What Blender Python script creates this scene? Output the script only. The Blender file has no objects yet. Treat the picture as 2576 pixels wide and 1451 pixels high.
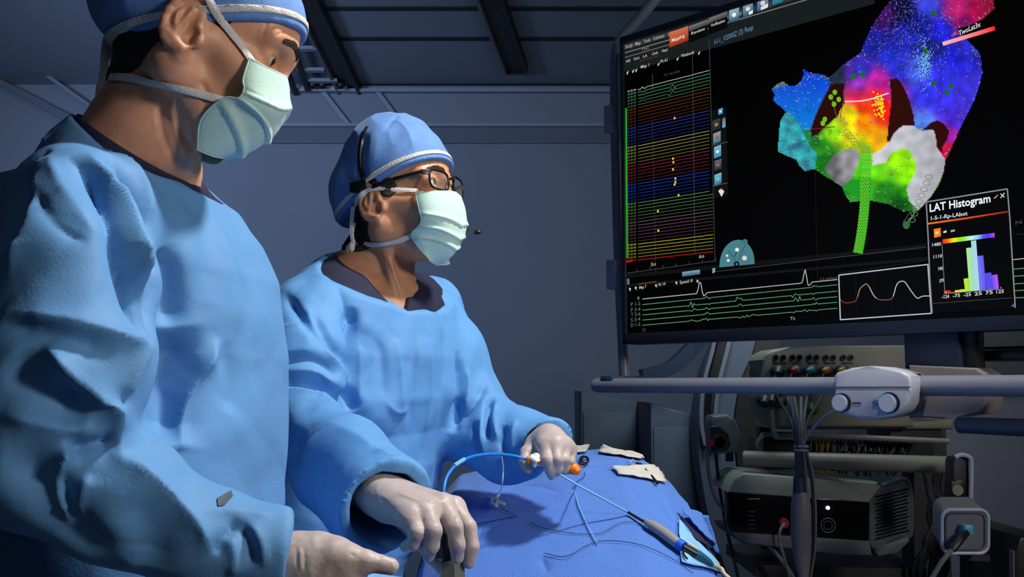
import bpy, bmesh, math, random
import numpy as np
from mathutils import Vector, Matrix, noise
from mathutils.bvhtree import BVHTree

S = bpy.context.scene
COL = S.collection
random.seed(7)
RNG = np.random.default_rng(7)

# ------------------------------------------------------------------ camera
W, H = 2576.0, 1451.0
FOC = 35.0 / 36.0 * W
PITCH = math.atan(245.0 / FOC)
CAM = Vector((0, 0, 1.25))
cd = bpy.data.cameras.new('camera')
cd.lens = 35.0
cd.sensor_width = 36.0
cd.clip_start = 0.02
cam = bpy.data.objects.new('camera', cd)
cam.location = CAM
cam.rotation_euler = (math.pi / 2 + PITCH, 0, 0)
COL.objects.link(cam)
S.camera = cam
S.view_settings.view_transform = 'Standard'
S.view_settings.look = 'None'
S.view_settings.exposure = 0.0
S.view_settings.gamma = 1.0
S.view_settings.use_curve_mapping = False


def lin(c):
    c = c / 255.0
    return c / 12.92 if c <= 0.04045 else ((c + 0.055) / 1.055) ** 2.4


def rgb(r, g, b):
    return (lin(r), lin(g), lin(b))


# ------------------------------------------------------------------ world and lights
wd = bpy.data.worlds.new('world')
S.world = wd
wd.use_nodes = True
wd.node_tree.nodes['Background'].inputs[0].default_value = (0.25, 0.42, 0.75, 1)
wd.node_tree.nodes['Background'].inputs[1].default_value = 0.016


def light(name, kind, loc, target, power, color, size=0.5, sy=None, spot=None, blend=0.5):
    d = bpy.data.lights.new(name, kind)
    d.energy = power
    d.color = color
    if kind == 'AREA':
        d.size = size
        if sy:
            d.shape = 'RECTANGLE'
            d.size_y = sy
    else:
        d.shadow_soft_size = size
    if kind == 'SPOT':
        d.spot_size = math.radians(spot)
        d.spot_blend = blend
    o = bpy.data.objects.new(name, d)
    o.location = loc
    o.rotation_euler = (Vector(target) - Vector(loc)).to_track_quat('-Z', 'Y').to_euler()
    COL.objects.link(o)
    return o


light('surgical_light', 'SPOT', (0.85, 1.30, 3.05), (-0.08, 1.55, 1.2), 205, (1.0, 0.96, 0.9), 0.11, spot=75, blend=0.6)
light('face_fill', 'AREA', (1.75, 0.05, 1.95), (-0.15, 1.35, 1.5), 23, (1.0, 0.93, 0.85), 0.35)  # added low fill for the faces, not a known lamp of the room
light('front_fill', 'AREA', (0.5, -1.5, 2.75), (-0.4, 1.3, 1.25), 2.5, (0.8, 0.9, 1.0), 0.9)  # weak fill added behind the camera, stands for no real lamp
light('wall_wash_light', 'SPOT', (-2.6, 3.2, 2.4), (-1.5, 6.5, 2.2), 200, (0.50, 0.68, 1.0), 0.3, spot=100, blend=1.0)
light('ceiling_wash_light', 'SPOT', (-1.8, 1.9, 2.2), (-2.2, 4.0, 3.3), 75, (0.50, 0.68, 1.0), 0.3, spot=110, blend=1.0)
light('equipment_fill', 'AREA', (2.4, 0.9, 2.9), (1.4, 3.2, 1.0), 8.5, (0.9, 0.95, 1.0), 0.5)  # added to brighten the rack and module, no such lamp in the room
light('cabinet_fill', 'AREA', (0.75, 2.95, 2.2), (0.8, 4.2, 0.9), 9.0, (0.75, 0.9, 1.0), 0.4)  # unseen helper added behind the monitor to lift the cabinet fronts


# ------------------------------------------------------------------ projection helpers
def ray(px, py):
    rx, ry = px - W / 2, H / 2 - py
    c, s = math.cos(PITCH), math.sin(PITCH)
    return Vector((rx, FOC * c - ry * s, FOC * s + ry * c)).normalized()


def P(px, py, Y):
    d = ray(px, py)
    return CAM + d * (Y / d.y)


def plane_hit(px, py, p0, n):
    d = ray(px, py)
    return CAM + d * ((Vector(p0) - CAM).dot(n) / d.dot(n))


# ------------------------------------------------------------------ materials
def mat(name, col, rough=0.5, metal=0.0, spec=0.5, emis=None, estr=0.0, var=0.0, vscale=20.0,
        bump=0.0, bscale=80.0, sheen=0.0, sss=0.0, ssc=None, trans=0.0, alpha=1.0, col2=None, detail=4.0, stretch=None):
    m = bpy.data.materials.new(name)
    m.use_nodes = True
    nt = m.node_tree
    b = nt.nodes['Principled BSDF']
    b.inputs['Base Color'].default_value = (*col, 1)
    b.inputs['Roughness'].default_value = rough
    b.inputs['Metallic'].default_value = metal
    b.inputs['Specular IOR Level'].default_value = spec
    b.inputs['Alpha'].default_value = alpha
    if emis:
        b.inputs['Emission Color'].default_value = (*emis, 1)
        b.inputs['Emission Strength'].default_value = estr
    if sheen:
        b.inputs['Sheen Weight'].default_value = sheen
    if sss:
        b.inputs['Subsurface Weight'].default_value = sss
        b.inputs['Subsurface Radius'].default_value = ssc or (0.02, 0.008, 0.004)
        b.inputs['Subsurface Scale'].default_value = 0.3
    if trans:
        b.inputs['Transmission Weight'].default_value = trans
    tc = nt.nodes.new('ShaderNodeTexCoord')
    src = tc.outputs['Object']
    if stretch:
        mp = nt.nodes.new('ShaderNodeMapping')
        mp.inputs['Scale'].default_value = stretch
        nt.links.new(src, mp.inputs[0])
        src = mp.outputs[0]
    n = nt.nodes.new('ShaderNodeTexNoise')
    n.inputs['Scale'].default_value = vscale
    n.inputs['Detail'].default_value = detail
    nt.links.new(src, n.inputs['Vector'])
    r = nt.nodes.new('ShaderNodeValToRGB')
    c2 = col2 or tuple(max(0, x * (1 - var)) for x in col)
    c1 = col if col2 else tuple(min(1, x * (1 + var)) for x in col)
    r.color_ramp.elements[0].color = (*c2, 1)
    r.color_ramp.elements[1].color = (*c1, 1)
    r.color_ramp.elements[0].position = 0.35
    r.color_ramp.elements[1].position = 0.65
    nt.links.new(n.outputs[0], r.inputs[0])
    nt.links.new(r.outputs[0], b.inputs['Base Color'])
    if bump:
        n2 = nt.nodes.new('ShaderNodeTexNoise')
        n2.inputs['Scale'].default_value = bscale
        n2.inputs['Detail'].default_value = 5
        nt.links.new(src, n2.inputs['Vector'])
        bp = nt.nodes.new('ShaderNodeBump')
        bp.inputs['Strength'].default_value = bump
        bp.inputs['Distance'].default_value = 0.004
        nt.links.new(n2.outputs[0], bp.inputs['Height'])
        nt.links.new(bp.outputs[0], b.inputs['Normal'])
    return m


M = {}
M['gown'] = mat('gown_fabric', (0.115, 0.305, 0.61), 0.62, var=0.05, vscale=7, bump=0.10, bscale=330, sheen=0.03, spec=0.3)
M['gown2'] = mat('gown_fabric_far', (0.115, 0.33, 0.69), 0.6, var=0.05, vscale=7, bump=0.10, bscale=330, sheen=0.03, spec=0.3)
M['cap'] = mat('cap_fabric', (0.12, 0.28, 0.66), 0.75, var=0.06, vscale=60, bump=0.12, bscale=400, sheen=0.12)
M['white'] = mat('white_tie_fabric', (0.68, 0.66, 0.64), 0.75, var=0.06, vscale=80, bump=0.4, bscale=400)
M['mask'] = mat('mask_fabric', (0.56, 0.80, 0.72), 0.8, var=0.03, vscale=50, bump=0.12, bscale=350, sheen=0.1)
M['scrub'] = mat('navy_scrub_fabric', (0.008, 0.010, 0.045), 0.8, var=0.1, bump=0.3, bscale=400)
M['skin'] = mat('skin', (0.70, 0.35, 0.215), 0.48, var=0.14, vscale=34, bump=0.10, bscale=330, sss=0.25, spec=0.45)
M['skin2'] = mat('skin_tan', (0.60, 0.29, 0.16), 0.45, var=0.12, vscale=34, bump=0.08, bscale=330, sss=0.25, spec=0.5)
M['glove'] = mat('latex_glove', (0.50, 0.42, 0.405), 0.46, var=0.05, vscale=20, bump=0.25, bscale=90, spec=0.45)
M['hair'] = mat('dark_hair', (0.012, 0.009, 0.007), 0.6, var=0.4, vscale=300, bump=1.0, bscale=500, stretch=(1, 1, 0.15))
M['brow'] = mat('brow_hair', (0.028, 0.017, 0.012), 0.8)
M['eyewhite'] = mat('eye_white', (0.65, 0.60, 0.57), 0.15, var=0.03)
M['iris'] = mat('brown_iris', (0.06, 0.03, 0.015), 0.1, var=0.3, vscale=400)
M['black'] = mat('black_plastic', (0.008, 0.008, 0.009), 0.35, var=0.1)
M['lens'] = mat('clear_lens', (0.9, 0.92, 0.95), 0.02, alpha=0.05, spec=0.3)
M['drape'] = mat('drape_fabric', (0.075, 0.215, 0.68), 0.8, var=0.07, vscale=300, bump=0.6, bscale=420, sheen=0.15, spec=0.3)
M['lightdrape'] = mat('light_blue_sheet', (0.22, 0.50, 0.83), 0.6, var=0.05, vscale=60, bump=0.3, bscale=300)
M['gauze'] = mat('white_gauze', (0.58, 0.57, 0.54), 0.9, var=0.05, vscale=200, bump=0.5, bscale=500)
M['wall'] = mat('painted_wall', rgb(118, 128, 146), 0.75, var=0.02, vscale=3, bump=0.05, bscale=200)
M['ceil'] = mat('ceiling_panel', rgb(112, 122, 140), 0.7, var=0.02, vscale=3)
M['seam'] = mat('dark_seam', rgb(26, 29, 36), 0.7)
M['soffit'] = mat('soffit_paint', rgb(92, 102, 120), 0.7)
M['trim'] = mat('light_trim', rgb(132, 142, 164), 0.6, var=0.02)
M['floor'] = mat('vinyl_floor', rgb(80, 84, 90), 0.4, var=0.06, vscale=6)
M['bezel'] = mat('monitor_bezel', rgb(30, 36, 54), 0.42, var=0.04, vscale=10)
M['tube'] = mat('grey_blue_tube', rgb(120, 126, 143), 0.35, spec=0.6, var=0.03)
M['tubelight'] = mat('pale_clamp', rgb(165, 172, 190), 0.4, var=0.03)
M['handlebox'] = mat('pale_handle_plastic', rgb(168, 172, 188), 0.4, var=0.02, bump=0.1, bscale=600)
M['handlewarm'] = mat('warm_grey_plastic', rgb(120, 116, 118), 0.5, var=0.03)
M['column'] = mat('navy_column', rgb(42, 56, 84), 0.5, var=0.05)
M['chrome'] = mat('polished_metal', rgb(190, 195, 205), 0.16, metal=1.0)
M['beige'] = mat('beige_housing', rgb(128, 126, 112), 0.5, var=0.04)
M['darkgrey'] = mat('dark_grey_plastic', rgb(38, 38, 42), 0.5, var=0.1)
M['midgrey'] = mat('mid_grey_plastic', rgb(92, 94, 102), 0.5, var=0.05)
M['cabinet'] = mat('cabinet_paint', rgb(96, 108, 126), 0.55, var=0.02, bump=0.05, bscale=150)
M['greycab'] = mat('grey_cabinet_paint', rgb(96, 100, 116), 0.55, var=0.02)
M['boxtop'] = mat('sage_grey_housing', rgb(138, 146, 134), 0.35, var=0.03)
M['glossblack'] = mat('gloss_black_panel', (0.004, 0.004, 0.005), 0.12)
M['led'] = mat('white_led', (0.9, 0.9, 1), 0.3, emis=(0.85, 0.8, 1.0), estr=9)
M['teal'] = mat('teal_plastic', rgb(70, 160, 185), 0.4)
M['orange'] = mat('orange_plastic', rgb(245, 130, 10), 0.4)
M['red'] = mat('red_plastic', rgb(150, 20, 22), 0.45)
M['cyan'] = mat('cyan_plastic', rgb(40, 130, 140), 0.45)
M['amber'] = mat('amber_plastic', rgb(190, 110, 15), 0.45)
M['green'] = mat('green_plastic', rgb(20, 100, 50), 0.45)
M['yellow'] = mat('yellow_plastic', rgb(150, 130, 10), 0.45)
M['bluetube'] = mat('blue_catheter', rgb(20, 125, 225), 0.35)
M['paleblue'] = mat('pale_blue_sheath', rgb(120, 185, 225), 0.35)
M['ringblue'] = mat('bright_blue_ring', rgb(20, 95, 235), 0.35)
M['plasticwhite'] = mat('white_plastic', rgb(235, 232, 222), 0.35)
M['handlegrey'] = mat('catheter_handle_grey', rgb(150, 148, 150), 0.35)
M['cablegrey'] = mat('grey_cable', rgb(110, 112, 112), 0.45)
M['cabledark'] = mat('dark_cable', rgb(30, 31, 36), 0.5)
M['cream'] = mat('cream_cable', rgb(215, 195, 170), 0.5)
M['thread'] = mat('navy_thread', rgb(14, 28, 72), 0.6)
M['clearline'] = mat('clear_line', (0.5, 0.62, 0.85), 0.15, alpha=0.6)
M['stain'] = mat('ink_marking', rgb(70, 88, 104), 0.8)


# ------------------------------------------------------------------ object helpers
def obj(name, me, m=None, parent=None, smooth=True):
    o = bpy.data.objects.new(name, me)
    if m is not None:
        me.materials.clear()
        me.materials.append(m)
    if smooth and len(me.polygons):
        me.polygons.foreach_set('use_smooth', [True] * len(me.polygons))
    COL.objects.link(o)
    if parent is not None:
        o.parent = parent
        o.matrix_parent_inverse = parent.matrix_world.inverted() if False else Matrix.Translation(-Vector(parent.get('_w', (0, 0, 0))))
    return o


def world_of(o):
    return Vector(o.get('_w', (0, 0, 0)))


def tag(o, label, cat=None, group=None, kind=None):
    o['label'] = label
    if cat:
        o['category'] = cat
    if group:
        o['group'] = group
    if kind:
        o['kind'] = kind
    return o


def thing(name, label, cat, loc, group=None):
    o = bpy.data.objects.new(name, None)
    o.location = loc
    o['_w'] = tuple(loc)
    o.empty_display_size = 0.05
    COL.objects.link(o)
    tag(o, label, cat, group)
    return o


def struct(name, me, m, label=None):
    o = obj(name, me, m, smooth=False)
    o['kind'] = 'structure'
    if label:
        o['label'] = label
    return o


class MB:
    """collects shapes in one bmesh"""
    def __init__(s):
        s.bm = bmesh.new()

    def box(s, c, size, rot=None, bev=0.0, seg=2):
        r = bmesh.ops.create_cube(s.bm, size=1.0)
        vs = r['verts']
        mt = Matrix.Translation(Vector(c)) @ (rot.to_4x4() if rot is not None else Matrix.Identity(4)) @ Matrix.Diagonal((*size, 1))
        bmesh.ops.transform(s.bm, matrix=mt, verts=vs)
        if bev > 0:
            es = list({e for v in vs for e in v.link_edges})
            bmesh.ops.bevel(s.bm, geom=es, offset=bev, segments=seg, affect='EDGES', profile=0.5)
        return s

    def tube(s, pts, r, n=10, cap=True, rs=None):
        pts = [Vector(p) for p in pts]
        rings = []
        prev = None
        for i, p in enumerate(pts):
            a = pts[max(0, i - 1)]
            b = pts[min(len(pts) - 1, i + 1)]
            t = (b - a)
            if t.length < 1e-9:
                t = Vector((0, 0, 1))
            t.normalize()
            if prev is None:
                u = t.orthogonal().normalized()
            else:
                u = (prev - t * prev.dot(t))
                if u.length < 1e-6:
                    u = t.orthogonal()
                u.normalize()
            prev = u
            v = t.cross(u)
            rr = rs[i] if rs else r
            rings.append([s.bm.verts.new(p + (u * math.cos(k * 2 * math.pi / n) + v * math.sin(k * 2 * math.pi / n)) * rr) for k in range(n)])
        for i in range(len(rings) - 1):
            for k in range(n):
                s.bm.faces.new((rings[i][k], rings[i][(k + 1) % n], rings[i + 1][(k + 1) % n], rings[i + 1][k]))
        if cap:
            s.bm.faces.new(list(reversed(rings[0])))
            s.bm.faces.new(rings[-1])
        return s

    def cyl(s, a, b, r, n=24, r2=None):
        return s.tube([a, b], r, n, rs=[r, r2 if r2 is not None else r])

    def sphere(s, c, r, scale=(1, 1, 1), rot=None, seg=20):
        q = bmesh.ops.create_uvsphere(s.bm, u_segments=seg, v_segments=max(8, seg // 2), radius=1.0)
        mt = Matrix.Translation(Vector(c)) @ (rot.to_4x4() if rot is not None else Matrix.Identity(4)) @ Matrix.Diagonal((r * scale[0], r * scale[1], r * scale[2], 1))
        bmesh.ops.transform(s.bm, matrix=mt, verts=q['verts'])
        return s

    def prism(s, poly, ax, depth, bev=0.0):
        """poly: list of 3D points in a plane; ax: extrusion vector direction"""
        ax = Vector(ax).normalized() * depth
        a = [s.bm.verts.new(Vector(p)) for p in poly]
        b = [s.bm.verts.new(Vector(p) + ax) for p in poly]
        fs = [s.bm.faces.new(a), s.bm.faces.new(list(reversed(b)))]
        n = len(a)
        for i in range(n):
            fs.append(s.bm.faces.new((a[i], b[i], b[(i + 1) % n], a[(i + 1) % n])))
        if bev:
            es = list(fs[0].edges) + list(fs[1].edges)
            bmesh.ops.bevel(s.bm, geom=es, offset=bev, segments=3, affect='EDGES', profile=0.5)
        return s

    def quad(s, a, b, c, d):
        s.bm.faces.new([s.bm.verts.new(Vector(p)) for p in (a, b, c, d)])
        return s

    def mesh(s, name, recalc=True):
        if recalc:
            bmesh.ops.recalc_face_normals(s.bm, faces=s.bm.faces[:])
        me = bpy.data.meshes.new(name)
        s.bm.to_mesh(me)
        s.bm.free()
        return me

    def out(s, name, m, parent=None, smooth=False):
        me = s.mesh(name)
        o = obj(name, me, m, parent, smooth=False)
        if smooth:
            me.polygons.foreach_set('use_smooth', [True] * len(me.polygons))
            try:
                me.set_sharp_from_angle(angle=math.radians(38))
            except Exception:
                pass
        return o


def spline(pts, n=8):
    pts = [np.array(p, dtype=float) for p in pts]
    if len(pts) < 3:
        return [pts[0] + (pts[-1] - pts[0]) * t for t in np.linspace(0, 1, n + 1)]
    out = []
    for i in range(len(pts) - 1):
        p0 = pts[i - 1] if i > 0 else 2 * pts[0] - pts[1]
        p1, p2 = pts[i], pts[i + 1]
        p3 = pts[i + 2] if i + 2 < len(pts) else 2 * pts[-1] - pts[-2]
        for k in range(n):
            t = k / n
            out.append(0.5 * ((2 * p1) + (-p0 + p2) * t + (2 * p0 - 5 * p1 + 4 * p2 - p3) * t * t + (-p0 + 3 * p1 - 3 * p2 + p3) * t ** 3))
    out.append(pts[-1])
    return out


def cable(name, pts, r, m, parent=None, n=8, sub=8):
    q = [Vector(p) for p in spline([tuple(p) for p in pts], sub)]
    return MB().tube(q, r, n).out(name, m, parent, smooth=True)


# ------------------------------------------------------------------ implicit surfaces
class SDF:
    def __init__(s, xs, ys, zs):
        s.x, s.y, s.z = [np.asarray(a, dtype=np.float32) for a in (xs, ys, zs)]
        s.F = np.full((len(s.x), len(s.y), len(s.z)), 0.2, dtype=np.float32)

    def _sl(s, lo, hi):
        r = []
        for a, l, h in zip((s.x, s.y, s.z), lo, hi):
            i = max(0, int(np.searchsorted(a, l)) - 1)
            j = min(len(a), int(np.searchsorted(a, h)) + 1)
            r.append(slice(i, max(j, i + 1)))
        return tuple(r)

    def app(s, lo, hi, fn, mode='u', k=0.01):
        mg = k + 0.012
        sl = s._sl([v - mg for v in lo], [v + mg for v in hi])
        X = s.x[sl[0]][:, None, None]
        Y = s.y[sl[1]][None, :, None]
        Z = s.z[sl[2]][None, None, :]
        if 0 in (X.size, Y.size, Z.size):
            return
        d = fn(X, Y, Z).astype(np.float32)
        A = s.F[sl]
        k = max(k, 1e-5)
        if mode == 'u':
            h = np.clip(0.5 + 0.5 * (A - d) / k, 0, 1)
            s.F[sl] = A * (1 - h) + d * h - k * h * (1 - h)
        else:
            nd = -d
            h = np.clip(0.5 - 0.5 * (A - nd) / k, 0, 1)
            s.F[sl] = A * (1 - h) + nd * h + k * h * (1 - h)

    def cone(s, a, b, ra, rb, k=0.01, mode='u', flat=None, off=0.0):
        a = np.array(a, float)
        b = np.array(b, float)
        ra += off
        rb += off
        rm = max(ra, rb) * (max(1, flat[1]) if flat else 1)
        lo = np.minimum(a, b) - rm
        hi = np.maximum(a, b) + rm
        ab = b - a
        L2 = max(float(ab @ ab), 1e-9)

        def fn(X, Y, Z):
            wx, wy, wz = X - a[0], Y - a[1], Z - a[2]
            t = np.clip((wx * ab[0] + wy * ab[1] + wz * ab[2]) / L2, 0, 1)
            ex, ey, ez = wx - t * ab[0], wy - t * ab[1], wz - t * ab[2]
            if flat:
                n, f = flat
                n = np.array(n, float)
                n /= np.linalg.norm(n)
                c = (ex * n[0] + ey * n[1] + ez * n[2]) * (1 / f - 1)
                ex, ey, ez = ex + c * n[0], ey + c * n[1], ez + c * n[2]
            r = ra + (rb - ra) * t
            d = np.sqrt(ex * ex + ey * ey + ez * ez) - r
            return d * (min(1, flat[1]) if flat else 1)
        s.app(lo, hi, fn, mode, k)

    def chain(s, pts, rs, k=0.008, mode='u', flat=None, off=0.0):
        for i in range(len(pts) - 1):
            s.cone(pts[i], pts[i + 1], rs[i], rs[i + 1], k, mode, flat, off)

    def ell(s, c, r, R=None, k=0.01, mode='u', off=0.0):
        c = np.array(c, float)
        r = np.array(r, float) + off
        Rm = np.array(R, float) if R is not None else np.eye(3)
        ext = np.abs(Rm) @ r

        def fn(X, Y, Z):
            wx, wy, wz = X - c[0], Y - c[1], Z - c[2]
            q = [wx * Rm[0, i] + wy * Rm[1, i] + wz * Rm[2, i] for i in range(3)]
            k0 = np.sqrt(sum((q[i] / r[i]) ** 2 for i in range(3)))
            k1 = np.sqrt(sum((q[i] / r[i] ** 2) ** 2 for i in range(3))) + 1e-6
            return k0 * (k0 - 1) / k1
        s.app(c - ext, c + ext, fn, mode, k)

    def loft(s, rows, yaw, k=0.02, off=0.0, p=2.4, mode='u'):
        """rows: (z, cx, cy, rf, rs) sorted by z ascending"""
        rows = sorted(rows)
        A = np.array(rows, float)
        cy_, sy_ = math.cos(yaw), math.sin(yaw)
        rmax = max(A[:, 3].max(), A[:, 4].max()) + off
        lo = [A[:, 1].min() - rmax, A[:, 2].min() - rmax, A[0, 0]]
        hi = [A[:, 1].max() + rmax, A[:, 2].max() + rmax, A[-1, 0]]

        def fn(X, Y, Z):
            z = np.asarray(Z)
            zz = np.clip(z, A[0, 0], A[-1, 0])
            cx = np.interp(zz, A[:, 0], A[:, 1])
            cyy = np.interp(zz, A[:, 0], A[:, 2])
            rf = np.interp(zz, A[:, 0], A[:, 3]) + off
            rs = np.interp(zz, A[:, 0], A[:, 4]) + off
            wx, wy = X - cx, Y - cyy
            f = wx * cy_ + wy * sy_
            g = -wx * sy_ + wy * cy_
            q = (np.abs(f / rf) ** p + np.abs(g / rs) ** p) ** (1 / p)
            d = (q - 1) * np.minimum(rf, rs)
            dz = np.maximum(A[0, 0] - z, z - A[-1, 0] - off)
            return np.maximum(d, dz)
        s.app(lo, hi, fn, mode, k)

    def cut(s, p0, n, keep_below=True, k=0.0, region=None):
        """remove the side the normal points to"""
        n = np.array(Vector(n).normalized())
        p0 = np.array(p0, float)
        if region:
            sl = s._sl(*region)
        else:
            sl = (slice(None),) * 3
        X = s.x[sl[0]][:, None, None]
        Y = s.y[sl[1]][None, :, None]
        Z = s.z[sl[2]][None, None, :]
        d = ((X - p0[0]) * n[0] + (Y - p0[1]) * n[1] + (Z - p0[2]) * n[2]).astype(np.float32)
        s.F[sl] = np.maximum(s.F[sl], d)

    def surf(s, smooth=2):
        F = s.F
        neg = F < 0
        c = neg[:-1, :-1, :-1].astype(np.int8)
        tot = np.zeros_like(c)
        for i in (0, 1):
            for j in (0, 1):
                for k in (0, 1):
                    tot += neg[i:neg.shape[0] - 1 + i, j:neg.shape[1] - 1 + j, k:neg.shape[2] - 1 + k]
        act = (tot > 0) & (tot < 8)
        I, J, K = np.nonzero(act)
        idx = np.full(act.shape, -1, dtype=np.int32)
        idx[I, J, K] = np.arange(len(I))
        acc = np.zeros((len(I), 3))
        cnt = np.zeros(len(I))
        cor = [(a, b, c2) for a in (0, 1) for b in (0, 1) for c2 in (0, 1)]
        for a in cor:
            for ax in range(3):
                if a[ax] == 0:
                    b = list(a)
                    b[ax] = 1
                    f0 = F[I + a[0], J + a[1], K + a[2]]
                    f1 = F[I + b[0], J + b[1], K + b[2]]
                    m = (f0 < 0) != (f1 < 0)
                    t = np.where(m, f0 / np.where(m, f0 - f1, 1), 0)
                    p0 = np.stack([s.x[I + a[0]], s.y[J + a[1]], s.z[K + a[2]]], 1)
                    p1 = np.stack([s.x[I + b[0]], s.y[J + b[1]], s.z[K + b[2]]], 1)
                    acc += np.where(m[:, None], p0 + (p1 - p0) * t[:, None], 0)
                    cnt += m
        V = acc / cnt[:, None]
        quads = []
        # x edges
        for ax in range(3):
            sh = [slice(None)] * 3
            a = [slice(1, -1)] * 3
            a[ax] = slice(0, -1)
            b = [slice(1, -1)] * 3
            b[ax] = slice(1, None)
            n0 = neg[tuple(a)]
            n1 = neg[tuple(b)]
            ch = np.nonzero(n0 != n1)
            sg = n0[ch]
            pos = [ch[q] + (0 if q == ax else 1) for q in range(3)]
            o1, o2 = (ax + 1) % 3, (ax + 2) % 3

            def cell(d1, d2):
                q = [pos[0].copy(), pos[1].copy(), pos[2].copy()]
                q[o1] = q[o1] - d1
                q[o2] = q[o2] - d2
                return idx[q[0], q[1], q[2]]
            qd = np.stack([cell(1, 1), cell(0, 1), cell(0, 0), cell(1, 0)], 1)
            qd[~sg] = qd[~sg][:, ::-1]
            quads.append(qd)
        Q = np.concatenate(quads)
        Q = Q[(Q >= 0).all(1)]
        if smooth:
            E = np.concatenate([Q[:, [0, 1]], Q[:, [1, 2]], Q[:, [2, 3]], Q[:, [3, 0]]])
            for _ in range(smooth):
                sm = np.zeros_like(V)
                ct = np.zeros(len(V))
                for a, b in ((0, 1), (1, 0)):
                    for q in range(3):
                        sm[:, q] += np.bincount(E[:, a], V[E[:, b], q], minlength=len(V))
                    ct += np.bincount(E[:, a], minlength=len(V))
                V = V * 0.45 + 0.55 * sm / np.maximum(ct, 1)[:, None]
        return V, Q


def np_mesh(name, V, Q):
    me = bpy.data.meshes.new(name)
    me.vertices.add(len(V))
    me.vertices.foreach_set('co', np.asarray(V, dtype=np.float32).ravel())
    k = Q.shape[1]
    me.loops.add(len(Q) * k)
    me.loops.foreach_set('vertex_index', Q.astype(np.int32).ravel())
    me.polygons.add(len(Q))
    me.polygons.foreach_set('loop_start', np.arange(0, len(Q) * k, k, dtype=np.int32))
    me.polygons.foreach_set('loop_total', np.full(len(Q), k, dtype=np.int32))
    me.update(calc_edges=True)
    me.validate()
    return me


def vnormals(V, Q):
    a = V[Q[:, 2]] - V[Q[:, 0]]
    b = V[Q[:, 3]] - V[Q[:, 1]]
    n = np.cross(a, b)
    N = np.zeros_like(V)
    for i in range(4):
        for q in range(3):
            N[:, q] += np.bincount(Q[:, i], n[:, q], minlength=len(V))
    return N / (np.linalg.norm(N, axis=1)[:, None] + 1e-12)


def bvh(V, Q):
    return BVHTree.FromPolygons([tuple(v) for v in V.tolist()], Q.tolist())


def cast(tree, px, py):
    h = tree.ray_cast(CAM, ray(px, py))
    return h


def strokes(V, Q, lst, tree=None):
    """raise (+) or sink (-) creases in the surface along lines: (points, width, height, kind)"""
    tree = tree or bvh(V, Q)
    N = vnormals(V, Q)
    D = np.zeros(len(V))
    for st in lst:
        pts, w, hgt = st[0], st[1], st[2]
        kind = st[3] if len(st) > 3 else 'c'
        px = spline(pts, 6) if len(pts) > 2 else spline(pts, 12)
        S3 = []
        for p in px:
            h = cast(tree, p[0], p[1])
            if h[0] is not None:
                if S3 and (h[0] - S3[-1]).length > 0.08:
                    continue
                S3.append(h[0])
        if len(S3) < 2:
            continue
        A = np.array([tuple(p) for p in S3])
        for _ in range(6):
            if len(A) > 2:
                A[1:-1] = (A[:-2] + 2 * A[1:-1] + A[2:]) / 4
        ext = w * 4
        m = np.all((V > A.min(0) - ext) & (V < A.max(0) + ext), axis=1)
        ids = np.nonzero(m)[0]
        if not len(ids):
            continue
        X = V[ids]
        best = np.full(len(ids), 1e9)
        bt = np.zeros(len(ids))
        n = len(A) - 1
        for i in range(n):
            a, b = A[i], A[i + 1]
            ab = b - a
            t = np.clip(((X - a) @ ab) / max(ab @ ab, 1e-12), 0, 1)
            d = np.linalg.norm(X - a - t[:, None] * ab, axis=1)
            u = d < best
            best = np.where(u, d, best)
            bt = np.where(u, (i + t) / n, bt)
        tap = np.clip(np.sin(np.pi * np.clip(bt, 0, 1)) * 1.6, 0, 1)
        if kind == 'c':
            f = np.exp(-best / w)
        else:
            f = np.exp(-(best / w) ** 2)
        D[ids] += hgt * f * tap
    return V + N * D[:, None]


def folds(V, Q, amp, freq, seed, n=6, sharp=0.10, bias=(1, 1, 1)):
    """long soft-sided creases in several directions, like stiff non-woven cloth"""
    N = vnormals(V, Q)
    r = np.random.default_rng(seed)
    D = np.zeros(len(V))
    for k in range(n):
        d = r.normal(size=3) * np.array(bias)
        d /= np.linalg.norm(d)
        e = r.normal(size=3)
        e -= d * (e @ d)
        e /= np.linalg.norm(e)
        f = freq * r.uniform(0.6, 1.5)
        ph = V @ d * f + 0.55 * np.sin(V @ e * f * 1.3 + r.uniform(0, 6)) + r.uniform(0, 9)
        t = np.abs((ph % 1.0) - 0.5) * 2
        t = np.sqrt(t * t + sharp * sharp)
        m = np.sin(V @ e * f * 1.9 + r.uniform(0, 6)) * np.sin(V @ d * f * 2.1 + r.uniform(0, 6))
        m = np.clip(m * 1.6 + 0.1, 0, 1)
        D += (0.5 - t) * m / f
    return V + N * (D * amp)[:, None]


def nz(p, s, seed=0.0):
    return noise.noise(Vector((p[0] * s + seed, p[1] * s + seed * 1.7, p[2] * s - seed)))


def crumple(V, Q, amp, scale, seed, stretch=(1, 1, 1)):
    N = vnormals(V, Q)
    st = np.array(stretch)
    W2 = (V * st * scale + seed)
    d = np.array([noise.noise(Vector(p)) for p in W2])
    d = (0.5 - np.abs(d) * 1.8)
    return V + N * (d * amp)[:, None]


def rng(a, b, h):
    return np.linspace(a, b, max(2, int(round((b - a) / h)) + 1))


def axis(*seg):
    """seg: (start, step, end, step, end ...)"""
    out = [seg[0]]
    for i in range(1, len(seg), 2):
        a = out[-1]
        q = rng(a, seg[i + 1], seg[i])
        out += list(q[1:])
    return np.array(out)
# ================================================================== ROOM
WY = 6.5
ZT = P(1000, 213, WY).z          # where the sloping ceiling meets the wall head


def box_mesh(lo, hi):
    c = [(a + b) / 2 for a, b in zip(lo, hi)]
    return MB().box(c, [b - a for a, b in zip(lo, hi)]).mesh('m')


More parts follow.
